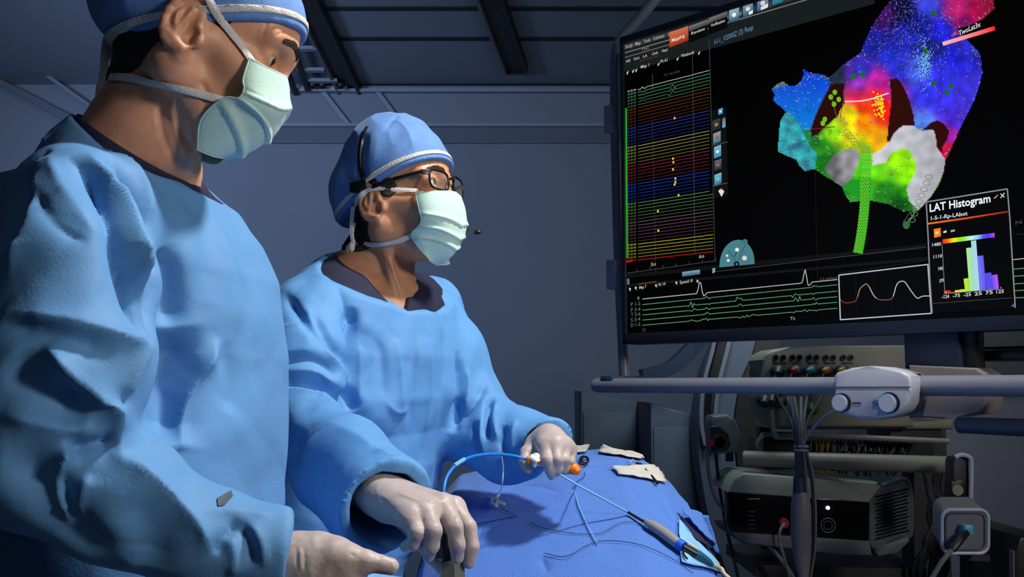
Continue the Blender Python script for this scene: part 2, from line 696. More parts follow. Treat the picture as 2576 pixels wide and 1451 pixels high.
struct('floor', box_mesh((-5, -3, -0.1), (6, 7.2, 0.0)), M['floor'])
struct('wall_back', box_mesh((-5, WY, 0), (6, WY + 0.15, 4.2)), M['wall'])
struct('wall_right', box_mesh((5.0, -3, 0), (5.15, WY, 4.6)), M['wall'])
struct('wall_left', box_mesh((-4.2, -3, 0), (-4.05, WY, 4.6)), M['wall'])
struct('wall_front', box_mesh((-5, -3.1, 0), (6, -2.95, 4.9)), M['wall'])
# sloping ceiling: drops towards the back wall
SL = 0.168


def cz(y):
    return ZT + SL * (WY - y)


cn = Vector((0, SL, 1)).normalized()


def cslab(x0, x1, y0, y1, d0, d1, skew=0.0):
    """slab hung d0..d1 below the ceiling plane"""
    mb = MB()
    vs = []
    for d in (d0, d1):
        for (x, y) in ((x0, y0), (x1, y0), (x1, y1), (x0, y1)):
            vs.append(Vector((x + skew * (WY - y), y, cz(y) - d)))
    bv = [mb.bm.verts.new(v) for v in vs]
    for f in ((0, 1, 2, 3), (7, 6, 5, 4), (0, 4, 5, 1), (1, 5, 6, 2), (2, 6, 7, 3), (3, 7, 4, 0)):
        mb.bm.faces.new([bv[i] for i in f])
    return mb


struct('ceiling', cslab(-5, 6, -3, WY + 0.1, -0.1, 0.0).mesh('m'), M['ceil'])


def chit(px, py):
    return plane_hit(px, py, (0, WY, ZT), cn)


# seams of the ceiling panels
for i, py in enumerate((96, 20, 212)):
    y = chit(1200, py).y
    w = 0.018
    struct('trim_%d' % (i + 1), cslab(-1.15, 5, y - w, y + w, 0.0, 0.008).mesh('m'), M['seam'])
# wall head: lighter rail, recessed panels, darker soffit band


def wallbox(px0, px1, py0, py1, d, m, name, skl=0, skr=0):
    a, b = P(px0, py1, WY - d), P(px1, py0, WY - d)
    return struct(name, box_mesh((a.x, WY - d, a.z), (b.x, WY + 0.02, b.z)), m)


wallbox(540, 3000, 222, 230, 0.05, M['trim'], 'trim_4')
wallbox(540, 3000, 309, 317, 0.05, M['trim'], 'trim_5')
wallbox(540, 3000, 318, 360, 0.02, M['soffit'], 'trim_6')
k = 7
for (x0, x1) in ((545, 600), (806, 866), (943, 1000)):
    q = [P(x0, 232, WY - 0.03), P(x0 + 14, 232, WY - 0.03), P(x1 + 14, 309, WY - 0.03), P(x1, 309, WY - 0.03)]
    struct('trim_%d' % k, MB().prism(q, (0, 1, 0), 0.05).mesh('m'), M['trim'])
    k += 1

# slanting beams at the left of the ceiling
def beam_line(p0, p1, wd, dp, m, name, label=None, cat=None):
    a, b = chit(*p0), chit(*p1)
    t = (b - a).normalized()
    s_ = t.cross(cn).normalized()
    mb = MB()
    vs = []
    for d in (0.0, dp):
        for q, sg in ((a, -1), (a, 1), (b, 1), (b, -1)):
            vs.append(mb.bm.verts.new(q + s_ * sg * wd / 2 - cn * d))
    for f in ((0, 1, 2, 3), (7, 6, 5, 4), (0, 4, 5, 1), (1, 5, 6, 2), (2, 6, 7, 3), (3, 7, 4, 0)):
        mb.bm.faces.new([vs[i] for i in f])
    if label:
        return mb, a, b
    return struct(name, mb.mesh('m'), m)


for (q, m_) in (([(-60, 58), (-60, 72), (300, 321), (300, 313)], 'wall'), ([(-60, 166), (-60, 184), (240, 345), (240, 322)], 'soffit')):
    struct('trim_%d' % k, MB().prism([P(x, y, 6.38) for x, y in q], (0, 1, 0), 0.10).mesh('m'), M[m_])
    k += 1

# ceiling rails for the equipment
for (p0, p1, p2, p3, lab) in (
        ((700, -160), (890, 236), 0.16, 0.0, 'dark ceiling rail reaching past the left surgeon\'s forehead'),
        ((1190, -140), (1297, 163), 0.16, 0.0, 'short dark ceiling rail right of the head of the further surgeon, nearest the monitor')):
    a, b = chit(*p0), chit(*p1)
    t = (b - a).normalized()
    s_ = t.cross(cn).normalized()
    th = thing('ceiling_rail', lab, 'rail', tuple(b), 'ceiling rails')
    rot = Matrix((s_, t, cn)).transposed()
    L = (b - a).length
    mid = (a + b) / 2
    MB().box(mid - cn * 0.02, (p2, L, 0.04), rot).out('rail_body', M['darkgrey'], th)
    for sg in (-1, 1):
        MB().box(mid - cn * 0.05 + s_ * sg * p2 * 0.42, (0.02, L, 0.04), rot, bev=0.003).out('rail_flange', M['midgrey'] if sg < 0 else M['darkgrey'], th)
    MB().box(b - cn * 0.035, (p2 * 0.9, 0.012, 0.06), rot).out('end_cap', M['black'], th)

# trolley carriage on the left rail: ladder of bright bars
th = thing('ceiling_trolley', 'pale ladder-like ceiling trolley hanging beside the rail left of centre', 'trolley', tuple(chit(815, 205)))
for i, (x0, x1, y) in enumerate(((735, 800, 100), (750, 818, 155), (770, 850, 182))):
    a, b = chit(x0, y), chit(x1, y)
    MB().box((a + b) / 2 - cn * 0.06, ((b - a).length, 0.05, 0.02)).out('cross_bar', M['trim'], th)
for (p0, p1) in (((728, 60), (775, 200)), ((690, 60), (745, 210))):
    a, b = chit(*p0), chit(*p1)
    MB().cyl(a - cn * 0.07, b - cn * 0.07, 0.02, 12).out('side_rail', M['darkgrey'], th, smooth=True)
a, b = chit(755, 207), chit(875, 207)
MB().box((a + b) / 2 - cn * 0.05, ((b - a).length, 0.06, 0.035), bev=0.004).out('pale_crosspiece', M['tubelight'], th)  # crosspiece in a paler grey than the cross bars
for x in (788, 812, 858):
    q = chit(x, 192)
    MB().sphere(q - cn * 0.06, 0.03).out('wheel', M['black'], th, smooth=True)
# ================================================================== PEOPLE
class Head:
    def __init__(s, ear, yaw, pitch, sc, earside=0.076, zc=0.88, ez=0.0):
        s.zc = zc
        s.ex, s.es = 0.0, 1.0
        s.back = False
        s.eo = (0.0, 0.0)
        cy, sy = math.cos(yaw), math.sin(yaw)
        cp, sp = math.cos(pitch), math.sin(pitch)
        s.f = Vector((cy * cp, sy * cp, sp))
        s.l = Vector((-sy, cy, 0))
        s.u = s.f.cross(s.l)
        s.sc = sc
        s.c = Vector(ear) + s.l * earside * sc
        s.R = np.array([[s.f[i], s.l[i], s.u[i]] for i in range(3)])
        s.M3 = Matrix((s.f, s.l, s.u)).transposed()

    def __call__(s, x, y, z):
        if z < -0.02:
            z = -0.02 + (z + 0.02) * s.zc
        return s.c + (s.f * x + s.l * y + s.u * z) * s.sc

    def mid(s, px, py, yl=0.0):
        """photo point on the plane parallel to the head's mid-plane -> local x, z"""
        h = plane_hit(px, py, s(0, yl, 0), s.l)
        d = (h - s.c) / s.sc
        return d.dot(s.f), (lambda z: z if z > -0.02 else -0.02 + (z + 0.02) / s.zc)(d.dot(s.u))


def head_field(F, h, off=0.0, ears=True, face=True):
    sc, R = h.sc, h.R
    E = lambda c, r, k=0.010, mode='u', Rm=None: F.ell(h(*c), [q * sc for q in r], R if Rm is None else Rm, k * sc, mode, off if mode == 'u' else 0)
    C = lambda a, b, ra, rb, k=0.015, mode='u', flat=None: F.cone(h(*a), h(*b), ra * sc, rb * sc, k * sc, mode, flat, off if mode == 'u' else 0)
    E((-0.006, 0, 0.052), (0.094, 0.076, 0.082))
    E((0.035, 0, 0.055), (0.062, 0.064, 0.058))
    E((0.045, 0, -0.012), (0.05, 0.058, 0.06))
    E((0.035, 0, -0.06), (0.05, 0.046, 0.042))
    if h.back:
        E((-0.045, 0, 0.035), (0.078, 0.064, 0.068), 0.02)
    for g in (-1, 1):
        C((0.0, g * 0.052, -0.05), (0.068, g * 0.012, -0.094), 0.017, 0.014, 0.03)
        C((0.0, g * 0.056, -0.045), (0.0, g * 0.062, 0.0), 0.016, 0.012, 0.03)
        C((0.064, g * 0.04, -0.003), (0.02, g * 0.062, 0.006), 0.018, 0.010, 0.02)
        C((0.089, g * 0.010, 0.046), (0.072, g * 0.046, 0.047), 0.0105, 0.010, 0.014)
    if not face:
        return
    for g in (-1, 1):
        ex, ez = h.eo
        E((0.096 + ex, g * 0.032, 0.026 + ez), (0.016, 0.019, 0.0135), 0.014, 's')
        E((0.0735 + ex, g * 0.032, 0.026 + ez), (0.0135, 0.0155, 0.0135), 0.006)
    C((0.090, 0, 0.034), (0.104, 0, -0.010), 0.0085, 0.010, 0.014)
    for g in (-1, 1):
        E((0.093, g * 0.013, -0.016), (0.010, 0.008, 0.009), 0.008)
        E((0.089 + h.eo[0], g * 0.032, 0.0255 + h.eo[1]), (0.015, 0.0128, 0.0054), 0.0012, 's')
    E((0.091, 0, -0.052), (0.012, 0.024, 0.013), 0.01)
    E((0.074, 0, -0.094), (0.014, 0.02, 0.012), 0.015)
    if ears:
        for g in (-1, 1):
            q_ = h.es
            def T(x, y, z, h=h, g=g):
                return (h.ex - 0.012 + (x + 0.012) * h.es, g * (0.072 + (y - 0.072) * h.es) , z * h.es)
            C(T(-0.004, 0.068, 0.0), T(-0.016, 0.078, 0.004), 0.013, 0.014, 0.01)
            E(T(-0.016, 0.078, 0.004), (0.0165 * q_, 0.0055, 0.030 * q_), 0.006)
            C(T(-0.008, 0.077, -0.022), T(-0.006, 0.075, -0.031), 0.008, 0.0065, 0.006)
            pts = []
            for i in range(13):
                a = math.radians(-60 + i * 20)
                pts.append(T(-0.015 - 0.0175 * math.cos(a - 1.35), 0.0815 + 0.0015 * math.sin(a), 0.005 + 0.0285 * math.sin(a - 1.35)))
            for i in range(12):
                C(pts[i], pts[i + 1], 0.0042, 0.0042, 0.003)
            C(T(-0.006, 0.081, -0.022), T(-0.025, 0.083, -0.012), 0.0045, 0.004, 0.004)
            E(T(-0.012, 0.087, 0.008), (0.0095 * q_, 0.0085, 0.019 * q_), 0.004, 's')
            E(T(-0.004, 0.085, -0.006), (0.0085 * q_, 0.011, 0.010 * q_), 0.003, 's')
            C(T(-0.019, 0.082, -0.012), T(-0.014, 0.082, 0.018), 0.0036, 0.003, 0.003)
            E(T(0.004, 0.078, -0.006), (0.005, 0.005, 0.008), 0.004)


def make_eyes(h, par, gaze=(1, 0, 0)):
    for g in (-1, 1):
        c = h(0.0735 + h.eo[0], g * 0.032, 0.0258 + h.eo[1])
        r = 0.0122 * h.sc
        eb = MB().sphere(c, r, seg=28).out('eyeball', M['eyewhite'], par, smooth=True)
        d = (h.M3 @ Vector(gaze)).normalized()
        u = d.orthogonal().normalized()
        v = d.cross(u)
        mb = MB()
        for (rad, lift, mm) in ((0.0058, 0.0, 0),):
            pass
        ring = []
        for rr in (0.0058, 0.003, 0.0):
            hgt = math.sqrt(max(0, (r * 1.012) ** 2 - (rr * h.sc) ** 2))
            ring.append([c + d * hgt + (u * math.cos(a) + v * math.sin(a)) * rr * h.sc for a in [i * math.pi / 10 for i in range(20)]])
        for a, b in ((0, 1), (1, 2)):
            for i in range(20):
                j = (i + 1) % 20
                if b == 2:
                    mb.bm.faces.new([mb.bm.verts.new(q) for q in (ring[a][i], ring[a][j], ring[b][0])])
                else:
                    mb.quad(ring[a][i], ring[a][j], ring[b][j], ring[b][i])
        mb.out('iris', M['iris'], eb, smooth=True)
        mb = MB()
        hgt = r * 1.03
        pr = [c + d * hgt + (u * math.cos(i * math.pi / 8) + v * math.sin(i * math.pi / 8)) * 0.0024 * h.sc for i in range(16)]
        mb.bm.faces.new([mb.bm.verts.new(q) for q in pr])
        mb.out('pupil', M['black'], eb)


def brow(tree, h, g, par, pts, n=170):
    """short hairs laid along the brow ridge"""
    mb = MB()
    rr = random.Random(3)
    for i in range(n):
        t = rr.random()
        a = spline(pts, 10)
        q = a[min(len(a) - 1, int(t * (len(a) - 1)))]
        w = 0.0065 * (1 - 0.55 * t)
        x, z = q[0], q[2] + rr.uniform(-w, w) * 0.8
        y = q[1]
        o = h(x + 0.03, y * g, z)
        hit = tree.ray_cast(o, -(h.f * 1.0 + h.l * (g * 0.25)))
        if hit[0] is None:
            continue
        p, nn = hit[0], hit[1]
        d = (h.l * g * (0.6 + t) + h.u * (0.5 - 0.9 * t + rr.uniform(-.25, .25)) - h.f * 0.2).normalized()
        d = (d - nn * d.dot(nn)).normalized()
        L = rr.uniform(0.005, 0.009) * h.sc
        mb.tube([p - nn * 0.0003, p + d * L * 0.5 + nn * 0.0012, p + d * L + nn * 0.0009], 0.0003, 4, rs=[0.00042, 0.0004, 0.0001])
    return mb.out('eyebrow', M['brow'], par, smooth=True)


def ribbon(trees, path, width, name, m, par, lift=0.0015, thick=0.0012, closed_local=None, pts3=None):
    """flat band laid on surfaces along a line"""
    P3, N3 = [], []
    if path:
        for p in spline(path, 6) if len(path) > 2 else spline(path, 10):
            best = None
            for t in trees:
                hq = t.ray_cast(CAM, ray(p[0], p[1]))
                if hq[0] is not None and (best is None or hq[3] < best[3]):
                    best = hq
            if best is None:
                continue
            P3.append(best[0])
            N3.append(best[1])
    if pts3:
        for p, n in pts3:
            P3.append(Vector(p))
            N3.append(Vector(n))
    if len(P3) < 2:
        return None
    # smooth
    for _ in range(3):
        P3 = [P3[0]] + [(P3[i - 1] + P3[i] * 2 + P3[i + 1]) / 4 for i in range(1, len(P3) - 1)] + [P3[-1]]
        N3 = [N3[0]] + [((N3[i - 1] + N3[i] * 2 + N3[i + 1]) / 4).normalized() for i in range(1, len(N3) - 1)] + [N3[-1]]
    mb = MB()
    rings = []
    for i, p in enumerate(P3):
        t = (P3[min(i + 1, len(P3) - 1)] - P3[max(i - 1, 0)]).normalized()
        n = (N3[i] - t * N3[i].dot(t)).normalized()
        b = t.cross(n)
        w = width / 2
        q = p + n * lift
        rings.append([mb.bm.verts.new(v) for v in (q - b * w, q - b * w * 0.3 + n * thick * 0.9, q + b * w * 0.3 + n * thick * 0.6, q + b * w, q + b * w * 0.3 - n * thick * 0.6, q - b * w * 0.3 - n * thick * 0.6)])
    for i in range(len(rings) - 1):
        for k in range(6):
            mb.bm.faces.new((rings[i][k], rings[i][(k + 1) % 6], rings[i + 1][(k + 1) % 6], rings[i + 1][k]))
    mb.bm.faces.new(list(reversed(rings[0])))
    mb.bm.faces.new(rings[-1])
    return mb.out(name, m, par, smooth=True)


def mask_mesh(h, Cpx, Spx, yS, par, pleats, seed=0.0, pw=(1.0, 1.0)):
    C = [(q[0] + 0.003, q[1]) for q in (h.mid(*p) for p in Cpx)]
    Sd = [h.mid(p[0], p[1], -y) for p, y in zip(Spx, yS)]
    nv, nu = 72, 48
    ts = np.linspace(0, len(Cpx) - 1, nv)

    def samp(a, t):
        s_ = spline([tuple(q) if hasattr(q, '__len__') else (q,) for q in a], 16)
        i = t / (len(a) - 1) * (len(s_) - 1)
        j = min(int(i), len(s_) - 2)
        return s_[j] + (s_[j + 1] - s_[j]) * (i - j)
    V = []
    for iv, t in enumerate(ts):
        c = samp(C, t)
        sd = samp(Sd, t)
        y = samp(yS, t)[0]
        v = iv / (nv - 1)
        for iu in range(nu + 1):
            u = -1 + 2 * iu / nu
            a = abs(u) * math.pi / 2
            q = np.array([c[0] + (sd[0] - c[0]) * (1 - math.cos(a)) ** pw[0], c[1] + (sd[1] - c[1]) * math.sin(a)])
            yy = math.copysign(y * math.sin(a) ** pw[1], u)
            # pleats: overlapping steps down the mask
            d = 0
            for (pv, amp, slope) in pleats:
                pp = pv + slope * (abs(u) - 0.5)
                x = (v - pp) / 0.075
                if -1 < x < 0:
                    d += amp * (1 + x) ** 1.5
                elif 0 <= x < 0.32:
                    d += amp * (1 - x / 0.32) - amp * 0.35 * math.sin(x / 0.32 * math.pi)
            d *= min(1, (1 - abs(u)) * 5 + 0.25)
            d += 0.0010 * noise.noise(Vector((u * 2.5 + seed, v * 4, 0)))
            cx, cz_ = 0.03, -0.04
            dir_ = Vector((q[0] - cx, yy * 0.9, (q[1] - cz_) * 0.5)).normalized()
            V.append(h(q[0] + dir_.x * d, yy + dir_.y * d, q[1] + dir_.z * d))
    Q = []
    for i in range(nv - 1):
        for j in range(nu):
            a = i * (nu + 1) + j
            Q.append((a, a + 1, a + nu + 2, a + nu + 1))
    V = np.array([tuple(v) for v in V])
    Q = np.array(Q)
    me = np_mesh('face_mask', V, Q)
    o = obj('face_mask', me, M['mask'], par)
    md = o.modifiers.new('s', 'SOLIDIFY')
    md.thickness = 0.0012
    md.offset = 0
    # stitched edge binding along the top and the sides
    def row(i):
        return [Vector(V[i * (nu + 1) + j]) for j in range(nu + 1)]
    def colm(j):
        return [Vector(V[i * (nu + 1) + j]) for i in range(nv)]
    MB().tube(row(0), 0.0011, 6).out('edge_binding', M['mask'], o, smooth=True)
    MB().tube(row(nv - 1), 0.0011, 6).out('edge_binding', M['mask'], o, smooth=True)
    MB().tube(colm(0), 0.0013, 6).out('edge_binding', M['mask'], o, smooth=True)
    MB().tube(colm(nu), 0.0013, 6).out('edge_binding', M['mask'], o, smooth=True)
    return o, V, Q


def glove(par, palm, fingers, hh=0.0013, extra=None, cuff=None, k=0.006, wr=None):
    """palm: list of (a, b, ra, rb); fingers: list of (points, radii)"""
    allp = [p for a, b, _, _ in palm for p in (a, b)] + [p for f, _ in fingers for p in f]
    A = np.array([tuple(p) for p in allp])
    lo, hi = A.min(0) - 0.035, A.max(0) + 0.035
    F = SDF(rng(lo[0], hi[0], hh), rng(lo[1], hi[1], hh), rng(lo[2], hi[2], hh))
    for a, b, ra, rb in palm:
        F.cone(a, b, ra, rb, 0.016)
    base = F.F.copy()
    for pts, rs in fingers:
        G = SDF(F.x, F.y, F.z)
        for i in range(len(pts) - 1):
            G.cone(pts[i], pts[i + 1], rs[i], rs[i + 1], 0.0035)
        k2 = 0.011
        hcl = np.clip(0.5 + 0.5 * (base - G.F) / k2, 0, 1)
        blend = base * (1 - hcl) + G.F * hcl - k2 * hcl * (1 - hcl)
        kk = 0.0012
        A_ = F.F
        hc = np.clip(0.5 + 0.5 * (A_ - blend) / kk, 0, 1)
        F.F = A_ * (1 - hc) + blend * hc - kk * hc * (1 - hc)
    if extra:
        extra(F)
    V, Q = F.surf(2)
    return V, Q


# ---------------------------------------------------------------- surgeon near the camera
def body_axes(cx, cy, hx, hy, hz, step=0.0016, z0=0.0, z1=1.85, wide=0.42):
    xs = axis(cx - wide, 0.014, hx - 0.135, step, hx + 0.135, 0.014, cx + wide + 0.06)
    ys = axis(cy - wide, 0.014, hy - 0.105, step, hy + 0.105, 0.014, cy + wide)
    zs = axis(-0.01, 0.02, hz - 0.26, step * 1.6, hz - 0.135, step, hz + 0.07, step * 2, hz + 0.19)
    return xs, ys, zs


def legs_and_shoes(F, c, yaw, off=0.0, hr=0.085):
    f = Vector((math.cos(yaw), math.sin(yaw), 0))
    l = Vector((-f.y, f.x, 0))
    for g in (-1, 1):
        hip = Vector((c[0], c[1], 0.92)) + l * 0.09 * g
        kn = Vector((c[0], c[1], 0.50)) + l * 0.10 * g + f * 0.02
        an = Vector((c[0], c[1], 0.10)) + l * 0.11 * g - f * 0.02
        F.chain([hip, kn, an], [hr, 0.06, 0.045], 0.03, off=off)
        F.cone(an - Vector((0, 0, 0.055)), an + f * 0.15 - Vector((0, 0, 0.06)), 0.045, 0.04, 0.02)


w1 = thing('person', 'nearer surgeon in blue gown and green mask, head bent down, no glasses',
           'person', (P(430, 900, 1.2).x, 1.2, 0))
EAR1 = P(476, 76, 1.012)
h1 = Head(EAR1, math.radians(13), math.radians(-26), 0.985, zc=0.68)
h1.ex, h1.es = 0.009, 1.12
h1.back = True

SH1N = P(195, 525, 1.0)
SH1F = Vector((SH1N.x - 0.02, 1.37, SH1N.z))
EL1 = P(95, 1135, 0.90)
WR1 = P(735, 1405, 0.95)
YAW1 = math.radians(-12)


def x1(px, Y=1.2):
    return (px - 1288) * Y / FOC


def z_(py, Y):
    return P(1288, py, Y).z


T1 = [(1.555, -0.455, 1.14, 0.030, 0.06), (1.525, -0.460, 1.16, 0.055, 0.10), (1.49, -0.466, 1.19, 0.086, 0.145),
      (z_(505, 1.2), x1(525) - 0.115, 1.2, 0.117, 0.19), (z_(600, 1.2), x1(600) - 0.138, 1.2, 0.138, 0.2),
      (z_(700, 1.2), x1(650) - 0.148, 1.2, 0.148, 0.2), (z_(800, 1.2), x1(672) - 0.152, 1.2, 0.152, 0.19),
      (z_(900, 1.2), x1(690) - 0.158, 1.2, 0.158, 0.19), (z_(1100, 1.2), x1(693) - 0.158, 1.2, 0.158, 0.19),
      (z_(1300, 1.2), x1(691) - 0.165, 1.2, 0.165, 0.2), (0.9, x1(690) - 0.175, 1.2, 0.17, 0.21), (0.4, x1(690) - 0.19, 1.2, 0.19, 0.24)]


def neck1(F, off=0.0):
    F.cone(h1(-0.022, 0, -0.02), P(372, 330, 1.10), 0.052, 0.052, 0.02, off=off)
    F.cone(P(372, 330, 1.10), P(410, 430, 1.16), 0.052, 0.045, 0.03, off=off)
    for g, s_ in ((-1, SH1N), (1, SH1F)):
        F.cone(P(350, 320, 1.11 + 0.02 * g), (Vector(s_) * 0.5 + P(290, 330, 1.15) * 0.5), 0.018, 0.028, 0.05, off=off)


def body1():
    c = (-0.45, 1.2)
    F = SDF(*body_axes(c[0], c[1], h1.c.x, h1.c.y, h1.c.z))
    F.loft([(z, cx, cy, rf * 0.80 - 0.018, rs * 0.84 - 0.014) if z < 1.46 else (z, cx, cy, max(0.02, rf - 0.014), max(0.03, rs - 0.014)) for z, cx, cy, rf, rs in T1 if z > 0.85], YAW1, 0.02)
    F.cone(SH1F, SH1N, 0.042, 0.040, 0.04)
    F.chain([SH1N, EL1, WR1], [0.036, 0.030, 0.025], 0.02)
    F.chain([SH1F, Vector((-0.50, 1.38, 1.15)), Vector((-0.44, 1.35, 0.92))], [0.044, 0.036, 0.026], 0.02)
    legs_and_shoes(F, c, YAW1)
    neck1(F)
    # neck tendons and throat
    for g in (-1, 1):
        F.cone(h1(-0.016, g * 0.05, -0.03), P(470, 500, 1.17 + 0.02 * g), 0.010, 0.004, 0.012)
    head_field(F, h1)
    V, Q = F.surf(2)
    V = strokes(V, Q, [
        # forehead and brow wrinkles, crow's feet
        ([(668, 74), (700, 62), (735, 76), (752, 96)], 0.0016, -0.0014, 'g'),
        ([(690, 52), (720, 46), (750, 60)], 0.0016, -0.0012, 'g'),
        ([(690, 92), (716, 80), (742, 96)], 0.0016, -0.0012, 'g'),
        ([(655, 96), (672, 60), (664, 40)], 0.002, -0.0010, 'g'),
        ([(668, 152), (655, 160), (645, 172)], 0.0014, -0.0009, 'g'),
        ([(670, 160), (690, 170), (705, 168)], 0.0014, -0.0012, 'g'),
        # neck creases
        ([(430, 250), (440, 330), (470, 400)], 0.005, 0.0035, 'g'),
        ([(465, 270), (478, 330), (486, 380)], 0.003, -0.0035, 'g'),
        ([(400, 250), (408, 330), (440, 410)], 0.004, -0.003, 'g'),
        ([(445, 235), (455, 300), (478, 372)], 0.003, -0.002, 'g'),
        ([(500, 200), (520, 232), (508, 290)], 0.004, -0.002, 'g'),
    ])
    return V, Q


V, Q = body1()
o1 = obj('body', np_mesh('body', V, Q), M['skin'], w1)
B1 = bvh(V, Q)
make_eyes(h1, o1, (1, -0.1, -0.05))
brow(B1, h1, -1, o1, [(0.09, 0.010, 0.050), (0.088, 0.028, 0.056), (0.075, 0.050, 0.049)], 300)
brow(B1, h1, 1, o1, [(0.09, 0.010, 0.047), (0.088, 0.028, 0.052), (0.075, 0.050, 0.045)], 200)


def shell_axes(h, r=0.17, st=0.003, dz=0.0):
    return (rng(h.c.x - r, h.c.x + r, st), rng(h.c.y - r, h.c.y + r, st), rng(h.c.z - r + dz, h.c.z + r + 0.03 + dz, st))


def region_cut(F, p0, n):
    F.cut(p0, n)


def hair_of(h, prms, name='hair', mname='hair', step=0.0022, neck=None):
    F = SDF(*shell_axes(h, 0.14, step))
    head_field(F, h, 0.0035, ears=False, face=False)
    if neck:
        neck(F, 0.0035)
    keep = SDF(F.x, F.y, F.z)
    for c, r in prms:
        for g in (-1, 1):
            keep.ell(h(c[0], g * c[1], c[2]), [q * h.sc for q in r], h.R, 0.004)
    F.F = np.maximum(F.F, keep.F)
    V, Q = F.surf(1)
    N = vnormals(V, Q)
    d = np.array([noise.noise(Vector((p[0] * 300, p[1] * 300, p[2] * 120))) for p in V])
    V = V + N * (d * 0.0012)[:, None]
    return V, Q


def cap_mesh(h, z0, slope, puffs, thick, seed, strokes_l=(), nzamp=0.003):
    F = SDF(*shell_axes(h, 0.17, 0.0025))
    E = lambda c, r, k=0.02: F.ell(h(*c), [q * h.sc for q in r], h.R, k * h.sc)
    E((-0.006, 0, 0.052), [q + thick for q in (0.094, 0.077, 0.083)])
    E((0.035, 0, 0.055), [q + thick * 0.8 for q in (0.063, 0.066, 0.060)])
    for c, r in puffs:
        E(c, r, 0.03)
    n = h.u - h.f * slope
    F.cut(h(0, 0, z0), -n)
    V, Q = F.surf(1)
    N = vnormals(V, Q)
    d = np.array([noise.noise(Vector((p[0] * 22 + seed, p[1] * 22, p[2] * 22))) * 0.7 + (0.5 - abs(noise.noise(Vector((p[0] * 30 + seed, p[1] * 30, p[2] * 9))))) for p in V])
    # keep the brim close to the head
    hgt = (V - np.array(h(0, 0, z0))) @ np.array(n.normalized())
    w = np.clip((hgt - 0.012) / 0.03, 0, 1)
    V = V + N * (d * nzamp * w)[:, None]
    if strokes_l:
        V = strokes(V, Q, strokes_l)
    return V, Q, n.normalized()


def band_around(V, Q, h, z0, slope, n, lo, hi, lift, name, m, par):
    """the part of the cap surface between two heights above the brim, raised slightly: a sewn band"""
    hgt = (V - np.array(h(0, 0, z0))) @ np.array(n)
    fc = V[Q].mean(1)
    fh = (fc - np.array(h(0, 0, z0))) @ np.array(n)
    N = vnormals(V, Q)
    fn = N[Q].mean(1) @ np.array(n)
    sel = (fh > lo - 0.004) & (fh < hi + 0.004) & (np.abs(fn) < 0.85)
    q = Q[sel]
    ids, inv = np.unique(q, return_inverse=True)
    q = inv.reshape(q.shape)
    vh = np.clip(hgt[ids], lo, hi)
    vv = V[ids] + N[ids] * lift + (vh - hgt[ids])[:, None] * np.array(n)
    o = obj(name, np_mesh(name, vv, q), m, par)
    md = o.modifiers.new('s', 'SOLIDIFY')
    md.thickness = 0.0012
    md.offset = 0
    return o


V, Q = hair_of(h1, [((-0.075, 0.03, -0.025), (0.055, 0.06, 0.050)), ((-0.045, 0.060, -0.012), (0.026, 0.05, 0.040)), ((0.022, 0.07, 0.045), (0.012, 0.02, 0.024))], neck=neck1)
obj('hair', np_mesh('hair', V, Q), M['hair'], o1)
V, Q = hair_of(h1, [((0.050, 0.06, 0.060), (0.026, 0.03, 0.013)), ((0.034, 0.06, 0.045), (0.018, 0.03, 0.022))])
V, Q, n_ = cap_mesh(h1, 0.010, 0.70, [((-0.052, 0, 0.042), (0.087, 0.076, 0.080)), ((-0.08, 0, 0.05), (0.06, 0.066, 0.062))], 0.0055, 3.0,
                    [([(300, 60), (370, 70), (440, 40)], 0.004, 0.003), ([(290, 85), (360, 90), (430, 60)], 0.003, -0.003)])
cap1 = obj('surgical_cap', np_mesh('cap', V, Q), M['cap'], w1)
CAP1 = bvh(V, Q)
band_around(V, Q, h1, 0.010, 0.70, n_, 0.008, 0.014, 0.0012, 'white_stripe', M['white'], cap1)

# scrub top and gown share the body's shape
ax1 = (axis(-1.02, 0.02, -0.72, 0.0036, -0.20, 0.01, -0.10), axis(0.80, 0.0036, 1.30, 0.008, 1.62), axis(0.33, 0.03, 0.88, 0.0036, 1.64))
NB1, NF1 = P(202, 291, 1.12), P(527, 507, 1.14)
pn1 = (NF1 - NB1).cross(Vector((0, 1, 0.10)))
if pn1.z < 0:
    pn1 = -pn1
pn1.normalize()


def gown1_field(off, sleeves=True):
    F = SDF(*ax1)
    F.loft(T1, YAW1, 0.02, off=off)
    if sleeves:
        F.cone(SH1N, P(270, 470, 1.1), 0.064, 0.055, 0.04, off=off)
        F.cone(SH1F, Vector((-0.45, 1.3, 1.46)), 0.062, 0.055, 0.04, off=off)
        F.chain([SH1N, P(200, 700, 0.93), P(165, 900, 0.90), EL1], [0.066, 0.072, 0.068, 0.066], 0.03, off=off)
        F.chain([EL1, P(300, 1260, 0.92), P(500, 1350, 0.94), P(690, 1390, 0.95)], [0.064, 0.056, 0.046, 0.040], 0.02, off=off)
        F.cone(P(330, 860, 0.92), P(200, 800, 0.90), 0.014, 0.05, 0.03, off=off)
        F.cone(P(262, 1085, 0.88), P(160, 1040, 0.90), 0.012, 0.05, 0.03, off=off)
        F.cone(P(560, 1400, 0.94), P(715, 1402, 0.95), 0.040, 0.041, 0.015, off=off)
        F.chain([SH1F, Vector((-0.50, 1.38, 1.15)), Vector((-0.44, 1.35, 0.94))], [0.058, 0.052, 0.045], 0.03, off=off)
    return F


F = gown1_field(0.0)
neck1(F, 0.009)
F.cut(NB1, pn1, region=((-0.62, 1.02, 1.38), (-0.25, 1.36, 1.7)))
